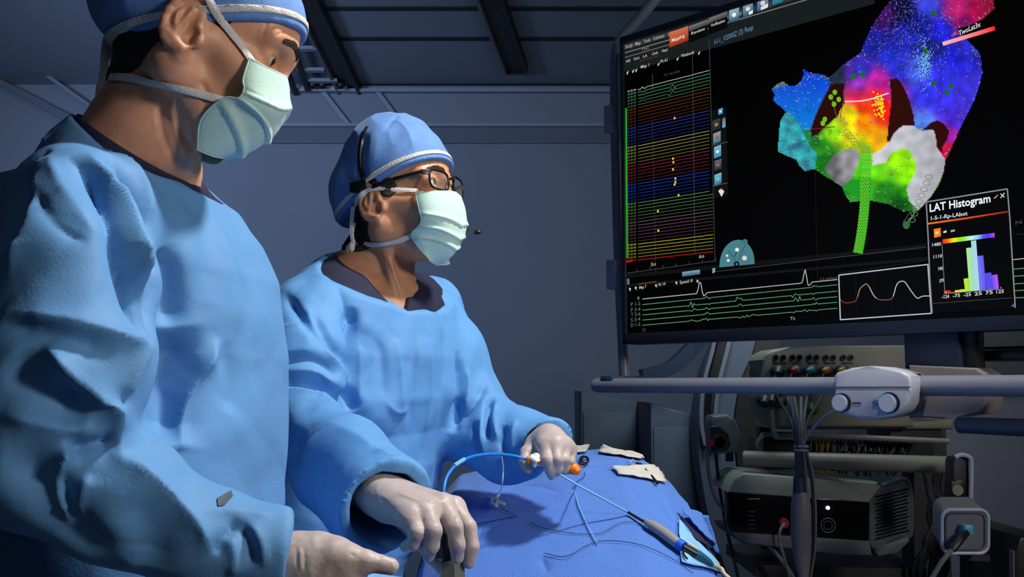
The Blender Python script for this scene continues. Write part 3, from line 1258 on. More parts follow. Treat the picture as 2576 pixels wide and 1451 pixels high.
# open cuff
cd1 = (P(735, 1402, 0.95) - P(560, 1400, 0.94)).normalized()
F.cut(P(728, 1402, 0.95), cd1, region=((-0.3, 0.85, 0.95), (-0.1, 1.05, 1.2)))
F.cone(P(660, 1402, 0.948), P(760, 1402, 0.951), 0.030, 0.037, 0.003, 's')
V, Q = F.surf(2)
V = folds(V, Q, 0.034, 5.0, 4, 7, 0.06, (1, 1, 0.8))
V = folds(V, Q, 0.022, 14.0, 9, 6, 0.12, (1, 1, 0.8))
V = strokes(V, Q, [
    ([(165, 390), (245, 455), (290, 590), (335, 740), (375, 870)], 0.011, -0.024),
    ([(270, 385), (350, 470), (388, 560), (402, 690), (385, 860)], 0.011, -0.030),
    ([(215, 380), (305, 490), (348, 620), (368, 760)], 0.008, 0.016),
    ([(265, 380), (340, 420), (385, 500), (392, 560)], 0.007, 0.007),
    ([(330, 600), (352, 640), (345, 720)], 0.007, 0.009),
    ([(85, 470), (130, 560), (230, 612)], 0.007, -0.006),
    ([(90, 400), (75, 520), (20, 700)], 0.010, 0.009),
    ([(60, 420), (30, 520), (5, 640)], 0.02, -0.020, 'g'),
    ([(120, 385), (160, 480), (250, 600)], 0.008, 0.006),
    ([(0, 792), (150, 806), (300, 848), (378, 872)], 0.009, 0.014),
    ([(0, 815), (150, 840), (290, 885)], 0.012, -0.009, 'g'),
    ([(378, 850), (340, 930), (300, 1000)], 0.006, 0.010),
    ([(112, 862), (175, 945), (275, 1012), (298, 1095)], 0.009, 0.020),
    ([(20, 900), (120, 980), (230, 1020)], 0.018, -0.016, 'g'),
    ([(0, 1040), (140, 1075), (270, 1092)], 0.010, 0.012),
    ([(160, 1135), (235, 1115), (300, 1112)], 0.007, -0.018),
    ([(0, 1170), (90, 1185), (140, 1250), (210, 1360), (330, 1420)], 0.02, -0.014, 'g'),
    ([(185, 1115), (140, 1200), (172, 1345)], 0.007, 0.017),
    ([(165, 1180), (165, 1250), (180, 1330)], 0.007, -0.010),
    ([(225, 1190), (195, 1260), (180, 1330)], 0.006, 0.009),
    ([(265, 1122), (400, 1228), (500, 1325), (532, 1392)], 0.011, 0.014),
    ([(330, 1240), (380, 1330), (360, 1420)], 0.02, -0.008, 'g'),
    ([(532, 1392), (570, 1350), (600, 1300)], 0.006, -0.007),
    ([(605, 1310), (630, 1370), (640, 1425)], 0.006, -0.008),
    ([(622, 1312), (655, 1360), (668, 1430)], 0.005, 0.007),
    ([(575, 1345), (590, 1400), (585, 1450)], 0.006, 0.006),
    ([(430, 820), (440, 950), (430, 1100), (420, 1190)], 0.030, -0.034, 'g'),
    ([(410, 620), (425, 720), (425, 830)], 0.016, -0.016, 'g'),
    ([(552, 850), (495, 960), (465, 1060), (445, 1215)], 0.010, 0.020),
    ([(560, 860), (580, 960), (575, 1040)], 0.014, -0.006, 'g'),
    ([(480, 480), (520, 600), (530, 760)], 0.02, -0.005, 'g'),
    ([(545, 560), (590, 680), (600, 850)], 0.012, 0.004),
    ([(620, 700), (640, 850), (645, 1000)], 0.012, -0.003, 'g'),
    ([(500, 1290), (600, 1285), (690, 1300)], 0.006, 0.003),
    ([(0, 420), (60, 380), (120, 350)], 0.008, 0.004),
    ([(40, 430), (90, 395), (130, 375)], 0.006, -0.004),
])
g1 = obj('gown', np_mesh('gown', V, Q), M['gown'], w1)
G1 = bvh(V, Q)
F = gown1_field(-0.005, sleeves=False)
F.cone(SH1F, SH1N, 0.05, 0.05, 0.04)
neck1(F, 0.0045)
F.cut(NB1 + pn1 * 0.0055, pn1)
V, Q = F.surf(1)
ok = (V[Q].mean(1) - np.array(NB1)) @ np.array(pn1) > -0.014
ids, inv = np.unique(Q[ok], return_inverse=True)
obj('scrub_top', np_mesh('scrub', V[ids], inv.reshape(-1, 4)), M['scrub'], w1)
# ink mark on the gown front
hits = [cast(G1, *p) for p in ((545, 1255), (580, 1235), (585, 1250), (565, 1272), (548, 1275))]
if all(q[0] is not None for q in hits):
    mb = MB()
    mb.bm.faces.new([mb.bm.verts.new(q[0] + q[1] * 0.0012) for q in hits])
    mb.out('ink_mark', M['stain'], g1)

# mask and ties
m1, MV, MQ = mask_mesh(h1,
                       [(716, 190), (722, 222), (719, 275), (694, 318), (664, 352), (612, 382), (560, 392)],
                       [(627, 146), (612, 196), (614, 222), (600, 246), (560, 248), (506, 300), (497, 376)],
                       [0.066, 0.068, 0.067, 0.064, 0.060, 0.046, 0.028], w1,
                       [(0.36, 0.004, 0.10), (0.60, 0.0048, -0.16), (0.80, 0.005, -0.20)], 1.0)
MK1 = bvh(MV, MQ)
ribbon([B1, CAP1], [(633, 158), (600, 112), (560, 58), (520, -5), (480, -60)], 0.0085, 'mask_tie', M['white'], m1, 0.003)
ribbon([B1, G1], [(575, 256), (510, 238), (440, 216), (370, 202), (320, 196), (282, 196)], 0.0085, 'mask_tie', M['white'], m1, 0.0035)
bk = h1(-0.098, 0, -0.022)
for (a, b_, c_, w) in (((272, 92), (262, 160), (262, 200), 0.012), ((280, 100), (285, 160), (268, 215), 0.008), ((262, 195), (248, 225), (250, 250), 0.009), ((285, 193), (262, 215), (262, 235), 0.008)):
    ps = spline([tuple(P(*q, 1.09)) for q in (a, b_, c_)], 6)
    ribbon([], None, w, 'mask_tie', M['white'], m1, 0.0, 0.0015, pts3=[(p, (0.3 * math.sin(i * .7) - 0.2, -1, 0)) for i, p in enumerate(ps)])
MB().sphere(P(282, 97, 1.085), 0.0075, (1, 1, 0.8)).out('tie_knot', M['white'], m1, smooth=True)

# gloved hand with the thumb pointing right
Yh = 0.95
palm = [(P(742, 1412, Yh), P(840, 1420, Yh), 0.0235, 0.022), (P(800, 1400, Yh), P(872, 1425, Yh - .01), 0.020, 0.017), (P(800, 1450, Yh), P(860, 1470, Yh), 0.024, 0.020),
        (P(735, 1420, Yh), P(800, 1470, Yh), 0.024, 0.026)]
fing = [([P(845, 1398, Yh - .012), P(925, 1412, Yh - .015), P(982, 1424, Yh - .012)], [0.0125, 0.0095, 0.0078]),
        ([P(860, 1455, Yh), P(866, 1500, Yh + .01), P(820, 1530, Yh + .02)], [0.012, 0.0095, 0.008]),
        ([P(850, 1470, Yh + .02), P(860, 1520, Yh + .03), P(815, 1545, Yh + .04)], [0.012, 0.0095, 0.008]),
        ([P(840, 1470, Yh + .042), P(850, 1520, Yh + .05), P(805, 1540, Yh + .058)], [0.0115, 0.009, 0.0075]),
        ([P(830, 1460, Yh + .06), P(835, 1505, Yh + .068), P(800, 1525, Yh + .07)], [0.0105, 0.008, 0.007])]
V, Q = glove(w1, palm, fing)
V = strokes(V, Q, [([(745, 1370), (748, 1440)], 0.0012, -0.0009), ([(755, 1375), (757, 1440)], 0.0012, 0.0008), ([(765, 1372), (768, 1440)], 0.001, -0.0008),
                   ([(880, 1392), (895, 1400)], 0.001, -0.0008), ([(945, 1398), (962, 1404)], 0.0012, -0.0007)])
V = crumple(V, Q, 0.0006, 60, 4.0)
obj('glove', np_mesh('glove', V, Q), M['glove'], w1)

# ---------------------------------------------------------------- further surgeon
w2 = thing('person', 'surgeon with black glasses and headset, both gloved hands over the drape',
           'person', (P(930, 900, 1.78).x, 1.78, 0))
YAW2 = math.radians(-42)
h2 = Head(P(948, 516, 1.68), math.radians(-25), math.radians(5), 1.0)
h2.ex, h2.es = 0.008, 1.12
h2.zc = 0.76
h2.eo = (0.006, 0.008)
Yt = 1.78


def x2(px, Y=Yt):
    return (px - 1288) * Y / FOC


T2 = []
for (py, pc, rf, rs) in ((655, 915, 0.035, 0.075), (690, 918, 0.07, 0.12), (725, 920, 0.10, 0.150), (765, 922, 0.120, 0.170), (830, 922, 0.135, 0.180),
                         (900, 930, 0.142, 0.180), (1000, 925, 0.142, 0.178), (1060, 908, 0.142, 0.178), (1150, 880, 0.142, 0.175), (1230, 862, 0.145, 0.178), (1450, 835, 0.15, 0.18)):
    T2.append((z_(py, Yt), x2(pc), Yt, rf, rs))
T2 = [t for t in T2 if t[0] > 1.0]
T2.append((0.95, x2(800), Yt, 0.135, 0.17))
T2.append((0.4, x2(740), Yt, 0.14, 0.18))
SH2N = P(770, 800, 1.66)
SH2F = P(1085, 775, 1.91)
EL2N = P(742, 1075, 1.56)
WR2N = P(955, 1245, 1.28)
EL2F = P(1195, 1045, 1.84)
WR2F = P(1378, 1105, 1.70)


def neck2(F, off=0.0):
    F.cone(h2(-0.02, 0, -0.02), P(945, 690, 1.78), 0.056, 0.058, 0.02, off=off)
    F.cone(P(945, 690, 1.78), P(985, 790, 1.74), 0.058, 0.05, 0.03, off=off)
    F.cone(P(915, 655, 1.76), SH2N * 0.35 + P(890, 705, 1.75) * 0.65, 0.022, 0.030, 0.05, off=off)
    F.cone(P(955, 680, 1.83), SH2F * 0.4 + P(990, 730, 1.84) * 0.6, 0.018, 0.026, 0.05, off=off)


def body2():
    c = (x2(870), Yt)
    F = SDF(*body_axes(c[0] + 0.05, c[1], h2.c.x, h2.c.y, h2.c.z, 0.002, wide=0.5))
    F.loft([(z, cx, cy, max(0.02, rf - 0.024), max(0.03, rs - 0.028)) for z, cx, cy, rf, rs in T2 if z > 0.85], YAW2, 0.02)
    F.cone(SH2F - Vector((0, 0, 0.02)), SH2N - Vector((0, 0, 0.02)), 0.034, 0.034, 0.04)
    F.chain([SH2N, EL2N, WR2N], [0.036, 0.030, 0.024], 0.02)
    F.chain([SH2F - Vector((0, 0, 0.02)), EL2F, WR2F], [0.034, 0.036, 0.026], 0.02)
    legs_and_shoes(F, (x2(785), Yt), YAW2, hr=0.065)
    neck2(F)
    for g in (-1, 1):
        F.cone(h2(-0.014, g * 0.052, -0.03), P(1015, 800, 1.72 + 0.012 * g), 0.011, 0.006, 0.012)
    head_field(F, h2)
    V, Q = F.surf(2)
    V = strokes(V, Q, [([(1062, 432), (1080, 420), (1100, 422)], 0.0015, -0.001, 'g'), ([(1060, 470), (1045, 478)], 0.0015, -0.001, 'g'),
                       ([(1100, 480), (1080, 478)], 0.0015, -0.001, 'g'), ([(960, 640), (990, 700), (1010, 770)], 0.004, -0.002, 'g')])
    return V, Q


V, Q = body2()
o2 = obj('body', np_mesh('body', V, Q), M['skin2'], w2)
B2 = bvh(V, Q)
make_eyes(h2, o2, (1, 0.12, 0.08))
brow(B2, h2, -1, o2, [(0.09, 0.012, 0.053), (0.088, 0.028, 0.060), (0.075, 0.050, 0.053)], 150)
brow(B2, h2, 1, o2, [(0.09, 0.012, 0.053), (0.088, 0.028, 0.060), (0.075, 0.050, 0.053)], 150)
V, Q = hair_of(h2, [((-0.070, 0.05, -0.03), (0.035, 0.045, 0.045)), ((-0.045, 0.06, -0.035), (0.02, 0.03, 0.028)), ((0.022, 0.07, 0.028), (0.014, 0.02, 0.018)), ((-0.05, 0.05, -0.05), (0.03, 0.04, 0.03))], step=0.0026, neck=neck2)
obj('hair', np_mesh('hair', V, Q), M['hair'], o2)
V, Q, n_ = cap_mesh(h2, 0.036, 0.40, [((-0.012, 0, 0.094), (0.092, 0.080, 0.088)), ((-0.078, 0, 0.045), (0.050, 0.064, 0.064)), ((-0.090, 0, 0.0), (0.022, 0.04, 0.045))], 0.009, 5.0,
                    [([(985, 300), (1010, 310), (1030, 340), (1040, 380)], 0.006, 0.003), ([(965, 330), (990, 300), (1000, 290)], 0.006, -0.004),
                     ([(915, 335), (905, 400), (912, 455)], 0.012, -0.010, 'g')], 0.004)
cap2 = obj('surgical_cap', np_mesh('cap', V, Q), M['cap'], w2)
CAP2 = bvh(V, Q)
band_around(V, Q, h2, 0.036, 0.40, n_, 0.008, 0.0145, 0.0012, 'white_stripe', M['white'], cap2)

ax2 = (axis(-0.66, 0.0036, 0.20), axis(1.14, 0.0036, 2.06), axis(0.33, 0.03, 0.84, 0.0036, 1.56))
NF2, NS2, NK2 = P(1038, 816, 1.63), P(846, 658, 1.74), P(1072, 742, 1.80)
pn2 = (NS2 - NF2).cross(NK2 - NF2)
if pn2.z < 0:
    pn2 = -pn2
pn2.normalize()


def gown2_field(off, sleeves=True):
    F = SDF(*ax2)
    F.loft(T2, YAW2, 0.02, off=off)
    F.cone(SH2N, P(875, 765, 1.72), 0.055, 0.050, 0.04, off=off)
    F.cone(SH2F, P(1020, 740, 1.84), 0.050, 0.055, 0.04, off=off)
    if sleeves:
        F.chain([SH2N, P(765, 900, 1.60), EL2N], [0.060, 0.060, 0.060], 0.03, off=off)
        F.cone(P(830, 960, 1.56), P(770, 940, 1.58), 0.02, 0.045, 0.02, off=off)
        F.chain([EL2N, P(870, 1140, 1.42), P(985, 1240, 1.28)], [0.062, 0.055, 0.043], 0.02, off=off)
        F.cone(P(870, 1180, 1.42), P(985, 1293, 1.255), 0.054, 0.060, 0.03, off=off)
        F.cone(P(800, 1150, 1.46), P(915, 1330, 1.31), 0.05, 0.03, 0.03, off=off)
        F.chain([SH2F, P(1140, 900, 1.86), EL2F], [0.056, 0.058, 0.060], 0.03, off=off)
        F.chain([EL2F, P(1300, 1105, 1.76), P(1385, 1110, 1.70)], [0.062, 0.048, 0.040], 0.03, off=off)
        F.chain([P(1190, 1110, 1.80), P(1260, 1150, 1.76), P(1330, 1165, 1.72)], [0.05, 0.038, 0.022], 0.03, off=off)
    return F


F = gown2_field(0.0)
neck2(F, 0.009)
F.cut(NF2, pn2, region=((-0.42, 1.55, 1.33), (-0.10, 1.98, 1.6)))
ca, cb = P(870, 1180, 1.42), P(985, 1293, 1.255)
F.cut(P(975, 1283, 1.27), cb - ca, region=((-0.30, 1.1, 0.93), (0.0, 1.42, 1.3)))
F.cone(P(915, 1225, 1.355), P(1010, 1318, 1.22), 0.040, 0.055, 0.003, 's')
cc, cdn = P(1440, 1118, 1.68), P(1312, 1175, 1.66)
wd2 = (WR2F - EL2F).normalized()
F.cut(P(1372, 1110, 1.70), (P(1390, 1135, 1.66) - P(1340, 1075, 1.76)), region=((0.0, 1.5, 1.05), (0.2, 1.9, 1.3)))
F.cone(P(1330, 1105, 1.74), P(1400, 1130, 1.67), 0.030, 0.036, 0.003, 's')
V, Q = F.surf(2)
V = folds(V, Q, 0.045, 6.0, 14, 7, 0.06, (1, 1, 0.6))
V = folds(V, Q, 0.035, 16.0, 19, 6, 0.12, (1, 1, 0.6))
V = strokes(V, Q, [
    ([(886, 770), (876, 850), (868, 960)], 0.010, -0.020, 'g'),
    ([(862, 960), (880, 1010), (905, 1060)], 0.012, -0.016, 'g'),
    ([(763, 765), (800, 840), (850, 930), (880, 985)], 0.007, 0.012),
    ([(712, 733), (765, 810), (835, 895)], 0.009, -0.010, 'g'),
    ([(780, 790), (820, 850), (858, 915)], 0.010, -0.012, 'g'),
    ([(845, 715), (870, 780), (868, 830)], 0.007, -0.006),
    ([(880, 790), (872, 830), (862, 900)], 0.006, 0.008),
    ([(684, 936), (790, 930), (828, 958), (882, 988)], 0.008, 0.012),
    ([(690, 915), (780, 905), (850, 950)], 0.010, -0.009, 'g'),
    ([(690, 962), (780, 972), (858, 1012)], 0.010, -0.013, 'g'),
    ([(700, 992), (737, 976), (800, 992), (862, 1025)], 0.007, 0.012),
    ([(690, 830), (740, 820), (770, 815)], 0.006, 0.005),
    ([(700, 900), (740, 880), (800, 880)], 0.012, 0.004),
    ([(690, 1000), (700, 1080), (760, 1150)], 0.02, -0.010, 'g'),
    ([(820, 1060), (950, 1130), (1025, 1190)], 0.012, 0.006),
    ([(945, 830), (962, 930), (965, 1010)], 0.010, -0.004, 'g'),
    ([(995, 850), (1010, 950), (1010, 1040)], 0.008, 0.005),
    ([(1040, 840), (1038, 950), (1028, 1080)], 0.008, -0.004, 'g'),
    ([(1080, 850), (1082, 980), (1062, 1130)], 0.008, 0.006),
    ([(1115, 830), (1120, 930), (1100, 1080)], 0.008, -0.004, 'g'),
    ([(970, 1010), (1000, 1040), (1030, 1025)], 0.006, 0.005),
    ([(900, 840), (905, 950), (900, 1040)], 0.012, 0.006),
    ([(1150, 880), (1160, 960), (1148, 1040), (1140, 1090)], 0.008, -0.016, 'g'),
    ([(1225, 960), (1190, 1020), (1150, 1062)], 0.007, -0.013),
    ([(1172, 925), (1180, 980), (1165, 1030)], 0.006, 0.006),
    ([(1238, 990), (1225, 1050), (1230, 1110)], 0.007, -0.012, 'g'),
    ([(1195, 1060), (1200, 1110), (1215, 1150)], 0.007, -0.010, 'g'),
    ([(1215, 1040), (1212, 1100), (1225, 1160)], 0.006, 0.008),
    ([(1250, 1000), (1245, 1060), (1255, 1110)], 0.006, 0.009),
    ([(1270, 1070), (1265, 1110), (1280, 1150)], 0.007, -0.009, 'g'),
    ([(1298, 1052), (1290, 1100), (1292, 1140)], 0.006, 0.007),
    ([(1395, 1068), (1360, 1075), (1325, 1100)], 0.004, 0.006),
    ([(1400, 1075), (1365, 1083), (1330, 1105)], 0.004, -0.005),
])
g2 = obj('gown', np_mesh('gown', V, Q), M['gown2'], w2)
G2 = bvh(V, Q)
F = gown2_field(-0.009, sleeves=False)
neck2(F, 0.003)
F.cut(NF2 + pn2 * 0.014, pn2)
for Yc in (1.80, 1.76, 1.72, 1.68, 1.64, 1.60, 1.56):
    F.cone(P(985, 664, Yc), P(1022, 806, Yc), 0.056, 0.001, 0.002, 's')
V, Q = F.surf(1)
ok = (V[Q].mean(1) - np.array(NF2)) @ np.array(pn2) > -0.012
ids, inv = np.unique(Q[ok], return_inverse=True)
obj('scrub_top', np_mesh('scrub', V[ids], inv.reshape(-1, 4)), M['scrub'], w2)

m2, MV, MQ = mask_mesh(h2,
                       [(1142, 484), (1150, 515), (1154, 560), (1150, 602), (1138, 636), (1120, 656), (1096, 668)],
                       [(1046, 486), (1053, 520), (1060, 550), (1054, 568), (1036, 588), (1050, 618), (1080, 652)],
                       [0.064, 0.067, 0.066, 0.063, 0.059, 0.050, 0.036], w2,
                       [(0.32, 0.0038, -0.10), (0.53, 0.0042, 0.04), (0.70, 0.0045, 0.14)], 4.0)
MK2 = bvh(MV, MQ)
ribbon([B2, CAP2], [(1050, 483), (1010, 480), (960, 476), (925, 480), (905, 495), (888, 520), (884, 560)], 0.0085, 'mask_tie', M['white'], m2, 0.004)
ribbon([B2], [(1040, 592), (1000, 606), (950, 614), (905, 614), (890, 612)], 0.0085, 'mask_tie', M['white'], m2, 0.003)
for (a, b_, c_, w) in (((888, 520), (884, 570), (888, 615), 0.007), ((890, 612), (878, 622), (880, 632), 0.010), ((892, 560), (886, 590), (892, 612), 0.005)):
    ps = spline([tuple(P(*q, 1.70)) for q in (a, b_, c_)], 6)
    ribbon([], None, w, 'mask_tie', M['white'], m2, 0.0, 0.0015, pts3=[(p, (0.3 * math.sin(i), -1, 0)) for i, p in enumerate(ps)])
MB().sphere(P(884, 622, 1.70), 0.006, (1, 1, 1.3)).out('tie_knot', M['white'], m2, smooth=True)

# glasses
gl = MB()
fr = []
for g in (-1, 1):
    c = Vector((0.1055, g * 0.0345, 0.034))
    loop = []
    for i in range(28):
        a = i / 28 * 2 * math.pi
        ca_, sa_ = math.cos(a), math.sin(a)
        ex = math.copysign(abs(ca_) ** 0.55, ca_) * 0.0255
        ez = math.copysign(abs(sa_) ** 0.6, sa_) * 0.0165
        loop.append(h2(c.x - 0.006 * (ex * g / 0.0255 + 1) * 0.5 * 1.4, c.y + ex, c.z + ez))
    fr.append(loop)
mb = MB()
for loop in fr:
    mb.tube(loop + [loop[0], loop[1]], 0.0021, 8)
mb.tube([h2(0.1065, -0.010, 0.040), h2(0.109, 0, 0.042), h2(0.1065, 0.010, 0.040)], 0.0021, 8)
gf = mb.out('eyeglasses', M['black'], w2, smooth=True)
for g, loop in zip((-1, 1), fr):
    mb = MB()
    mb.bm.faces.new([mb.bm.verts.new(p) for p in loop])
    mb.out('lens', M['lens'], gf)
    mb = MB()
    pts = [h2(0.098, g * 0.060, 0.044), h2(0.088, g * 0.071, 0.044), h2(0.04, g * 0.081, 0.038), h2(0.0, g * 0.086, 0.030)]
    for i in range(len(pts) - 1):
        a, b = pts[i], pts[i + 1]
        t = (b - a).normalized()
        rot = Matrix((t, t.cross(h2.u).normalized(), h2.u)).transposed()
        mb.box((a + b) / 2, ((b - a).length * 1.03, 0.0026, 0.0062 if i else 0.009), rot, bev=0.0008)
    mb.out('temple_arm', M['black'], gf, smooth=True)

# headset: band over the cap, ear block, microphone boom
hs = ribbon([CAP2], [(925, 322), (912, 350), (906, 390), (908, 425), (918, 455)], 0.0085, 'headset', M['black'], w2, 0.003, 0.003)
MB().box(h2(-0.028, -0.084, 0.036), (0.034, 0.012, 0.018), h2.M3, bev=0.003).out('ear_block', M['black'], hs, smooth=True)
MB().box(h2(-0.006, -0.082, 0.040), (0.03, 0.010, 0.012), h2.M3, bev=0.003).out('ear_block', M['black'], hs, smooth=True)
tip = P(1200, 584, 1.70)
bp_ = [h2(-0.01, 0.088, 0.02), h2(0.04, 0.085, -0.02), h2(0.09, 0.070, -0.045), P(1168, 577, 1.76), P(1185, 580, 1.73), tip]
cable('mic_boom', bp_, 0.0016, M['black'], hs)
MB().sphere(tip, 0.0045, (1.6, 1, 1)).out('microphone', M['black'], hs, smooth=True)

# right hand (near camera), fingers hanging over a dark handle
palm = [(P(948, 1243, 1.27), P(1030, 1300, 1.205), 0.021, 0.0135), (P(948, 1240, 1.28), P(1072, 1285, 1.215), 0.022, 0.0140),
        (P(955, 1235, 1.29), P(1112, 1272, 1.235), 0.020, 0.0140), (P(965, 1235, 1.30), P(1140, 1275, 1.265), 0.018, 0.0130),
        (P(915, 1232, 1.33), P(955, 1245, 1.28), 0.024, 0.022), (P(980, 1275, 1.26), P(1050, 1290, 1.23), 0.018, 0.015)]
fing = [([P(1030, 1300, 1.205), P(1050, 1340, 1.188), P(1042, 1365, 1.195), P(1020, 1375, 1.215)], [0.0125, 0.0098, 0.0088, 0.0074]),
        ([P(1072, 1285, 1.215), P(1090, 1335, 1.188), P(1085, 1372, 1.192), P(1078, 1398, 1.205)], [0.0130, 0.0104, 0.0092, 0.0078]),
        ([P(1115, 1272, 1.235), P(1143, 1325, 1.208), P(1150, 1370, 1.208), P(1150, 1402, 1.215)], [0.0130, 0.0104, 0.0094, 0.0078]),
        ([P(1145, 1280, 1.262), P(1178, 1325, 1.240), P(1187, 1375, 1.236), P(1180, 1415, 1.238)], [0.0125, 0.0100, 0.0090, 0.0076]),
        ([P(985, 1275, 1.30), P(1055, 1345, 1.295), P(1088, 1400, 1.270), P(1110, 1425, 1.262)], [0.016, 0.0115, 0.0100, 0.0086])]
V, Q = glove(w2, palm, fing, 0.0013)
V = strokes(V, Q, [([(1075, 1260), (1120, 1262)], 0.003, 0.0012, 'g'), ([(1000, 1240), (1060, 1262)], 0.003, 0.0012, 'g'), ([(1145, 1302), (1160, 1300)], 0.002, 0.001, 'g'),
                   ([(955, 1250), (990, 1290), (1020, 1315)], 0.003, -0.0012, 'g')])
V = crumple(V, Q, 0.0006, 50, 7.0)
obj('glove', np_mesh('glove', V, Q), M['glove'], w2)

# left hand, closed on the orange and white handle
palm = [(P(1372, 1108, 1.70), P(1372, 1118, 1.655), 0.020, 0.0150), (P(1375, 1108, 1.70), P(1398, 1116, 1.652), 0.020, 0.0150), (P(1380, 1108, 1.70), P(1418, 1120, 1.66), 0.019, 0.0145),
        (P(1385, 1108, 1.71), P(1430, 1132, 1.672), 0.018, 0.013), (P(1345, 1115, 1.69), P(1380, 1100, 1.68), 0.014, 0.02)]
fing = [([P(1372, 1120, 1.655), P(1378, 1158, 1.628), P(1384, 1182, 1.630), P(1388, 1196, 1.640)], [0.0125, 0.0098, 0.0086, 0.0074]),
        ([P(1398, 1118, 1.652), P(1402, 1155, 1.628), P(1402, 1180, 1.634), P(1400, 1188, 1.650)], [0.0125, 0.0096, 0.0084, 0.0072]),
        ([P(1416, 1122, 1.66), P(1420, 1156, 1.640), P(1418, 1178, 1.646), P(1415, 1186, 1.66)], [0.0118, 0.0092, 0.0082, 0.0070]),
        ([P(1430, 1134, 1.672), P(1434, 1160, 1.656), P(1432, 1176, 1.662), P(1428, 1184, 1.675)], [0.0105, 0.0082, 0.0074, 0.0064]),
        ([P(1350, 1112, 1.70), P(1325, 1138, 1.67), P(1320, 1162, 1.655), P(1328, 1180, 1.650)], [0.0140, 0.0112, 0.0098, 0.0080])]
V, Q = glove(w2, palm, fing, 0.0012)
V = crumple(V, Q, 0.0005, 50, 17.0)
obj('glove', np_mesh('glove', V, Q), M['glove'], w2)
# ================================================================== MONITOR
MU = Vector((math.sqrt(0.5), -math.sqrt(0.5), 0))
MN = Vector((-math.sqrt(0.5), -math.sqrt(0.5), 0))
MBL = P(1570, 866, 2.6)
MW = 1.42
MH = P(1560, 95, 2.6).z - MBL.z


def mp(px, py, lift=0.0):
    """photo point on the screen plane"""
    return plane_hit(px, py, MBL + MN * lift, MN)


def uv(px, py):
    d = mp(px, py) - MBL
    return d.dot(MU), d.z


mon = thing('monitor', 'large wall-sized black monitor showing a rainbow coloured heart map', 'monitor', tuple(MBL + MU * 0.7))
MR = Matrix((MU, MN, Vector((0, 0, 1)))).transposed()
ctr = MBL + MU * (MW / 2) + Vector((0, 0, MH / 2))
bw = 0.018
bb = uv(1600, 838)[1]
mb = MB()
mb.box(ctr - MN * 0.035, (MW, 0.060, MH), MR, bev=0.006)
mb.out('housing', M['bezel'], mon, smooth=True)
mb = MB()
# frame bars standing a little proud of the screen
mb.box(MBL + MU * (MW / 2) + Vector((0, 0, bb / 2)), (MW, 0.012, bb), MR, bev=0.002)
mb.box(MBL + MU * (MW / 2) + Vector((0, 0, MH - 0.009)), (MW, 0.012, 0.018), MR, bev=0.002)
mb.box(MBL + MU * 0.006 + Vector((0, 0, MH / 2)), (0.012, 0.012, MH), MR, bev=0.002)
mb.box(MBL + MU * (MW - 0.008) + Vector((0, 0, MH / 2)), (0.016, 0.012, MH), MR, bev=0.002)
mb.out('bezel', M['bezel'], mon, smooth=True)

# ---- picture on the screen: flat coloured shapes, emitting
PV, PF, PC = [], [], []
LZ = 0.0005


def sadd(pts3, col, cols=None):
    i = len(PV)
    PV.extend(pts3)
    PF.append(list(range(i, i + len(pts3))))
    PC.append(cols if cols else [col] * len(pts3))


def spoly(pts, col, lv, cols=None):
    sadd([mp(p[0], p[1], LZ + lv * 0.00012) for p in pts], rgb(*col) if not cols else None, [rgb(*c) for c in cols] if cols else None)


def sline(pts, w, col, lv, cols=None):
    """w in photo pixels"""
    for i in range(len(pts) - 1):
        a, b = np.array(pts[i], float), np.array(pts[i + 1], float)
        t = b - a
        L = np.linalg.norm(t)
        if L < 1e-6:
            continue
        n = np.array([-t[1], t[0]]) / L * w / 2
        c = None
        if cols:
            c = [cols[i], cols[i + 1], cols[i + 1], cols[i]]
        spoly([a + n, b + n, b - n, a - n], col, lv, c)


def stext(txt, p0, p1, hpx, col, lv, bold=0.0):
    """text running from photo point p0 to p1 (baseline), cap height hpx in pixels"""
    cu = bpy.data.curves.new('t', 'FONT')
    cu.body = txt
    cu.size = 1.0
    cu.resolution_u = 2
    cu.offset = bold
    o = bpy.data.objects.new('t', cu)
    COL.objects.link(o)
    dg = bpy.context.evaluated_depsgraph_get()
    me = bpy.data.meshes.new_from_object(o.evaluated_get(dg))
    bpy.data.objects.remove(o)
    if not len(me.vertices):
        return
    xs = [v.co.x for v in me.vertices]
    w = max(xs) - min(xs)
    x0 = min(xs)
    a, b = mp(p0[0], p0[1], LZ + lv * 0.00012), mp(p1[0], p1[1], LZ + lv * 0.00012)
    ex = (b - a) / w
    up = mp(p0[0], p0[1] - hpx, LZ + lv * 0.00012)
    ey = Vector((0, 0, (up - a).z / 0.72))
    for f in me.polygons:
        sadd([a + ex * (me.vertices[i].co.x - x0) + ey * me.vertices[i].co.y for i in f.vertices], rgb(*col))
    bpy.data.meshes.remove(me)


def inpoly(X, Y, poly):
    r = np.zeros(X.shape, bool)
    n = len(poly)
    for i in range(n):
        x0, y0 = poly[i]
        x1_, y1_ = poly[(i + 1) % n]
        c = ((y0 > Y) != (y1_ > Y))
        xx = (x1_ - x0) * (Y - y0) / ((y1_ - y0) if y1_ != y0 else 1e-9) + x0
        r ^= c & (X < xx)
    return r


# black ground of the whole picture
u0 = 0.012
A0 = MBL + MU * u0 + Vector((0, 0, bb))
sadd([MBL + MU * u0 + Vector((0, 0, bb)) + MN * LZ, MBL + MU * (MW - 0.016) + Vector((0, 0, bb)) + MN * LZ,
      MBL + MU * (MW - 0.016) + Vector((0, 0, MH - 0.018)) + MN * LZ, MBL + MU * u0 + Vector((0, 0, MH - 0.018)) + MN * LZ], (0.0002, 0.0002, 0.0003))
# menu bar rows: follow the perspective of the top edge


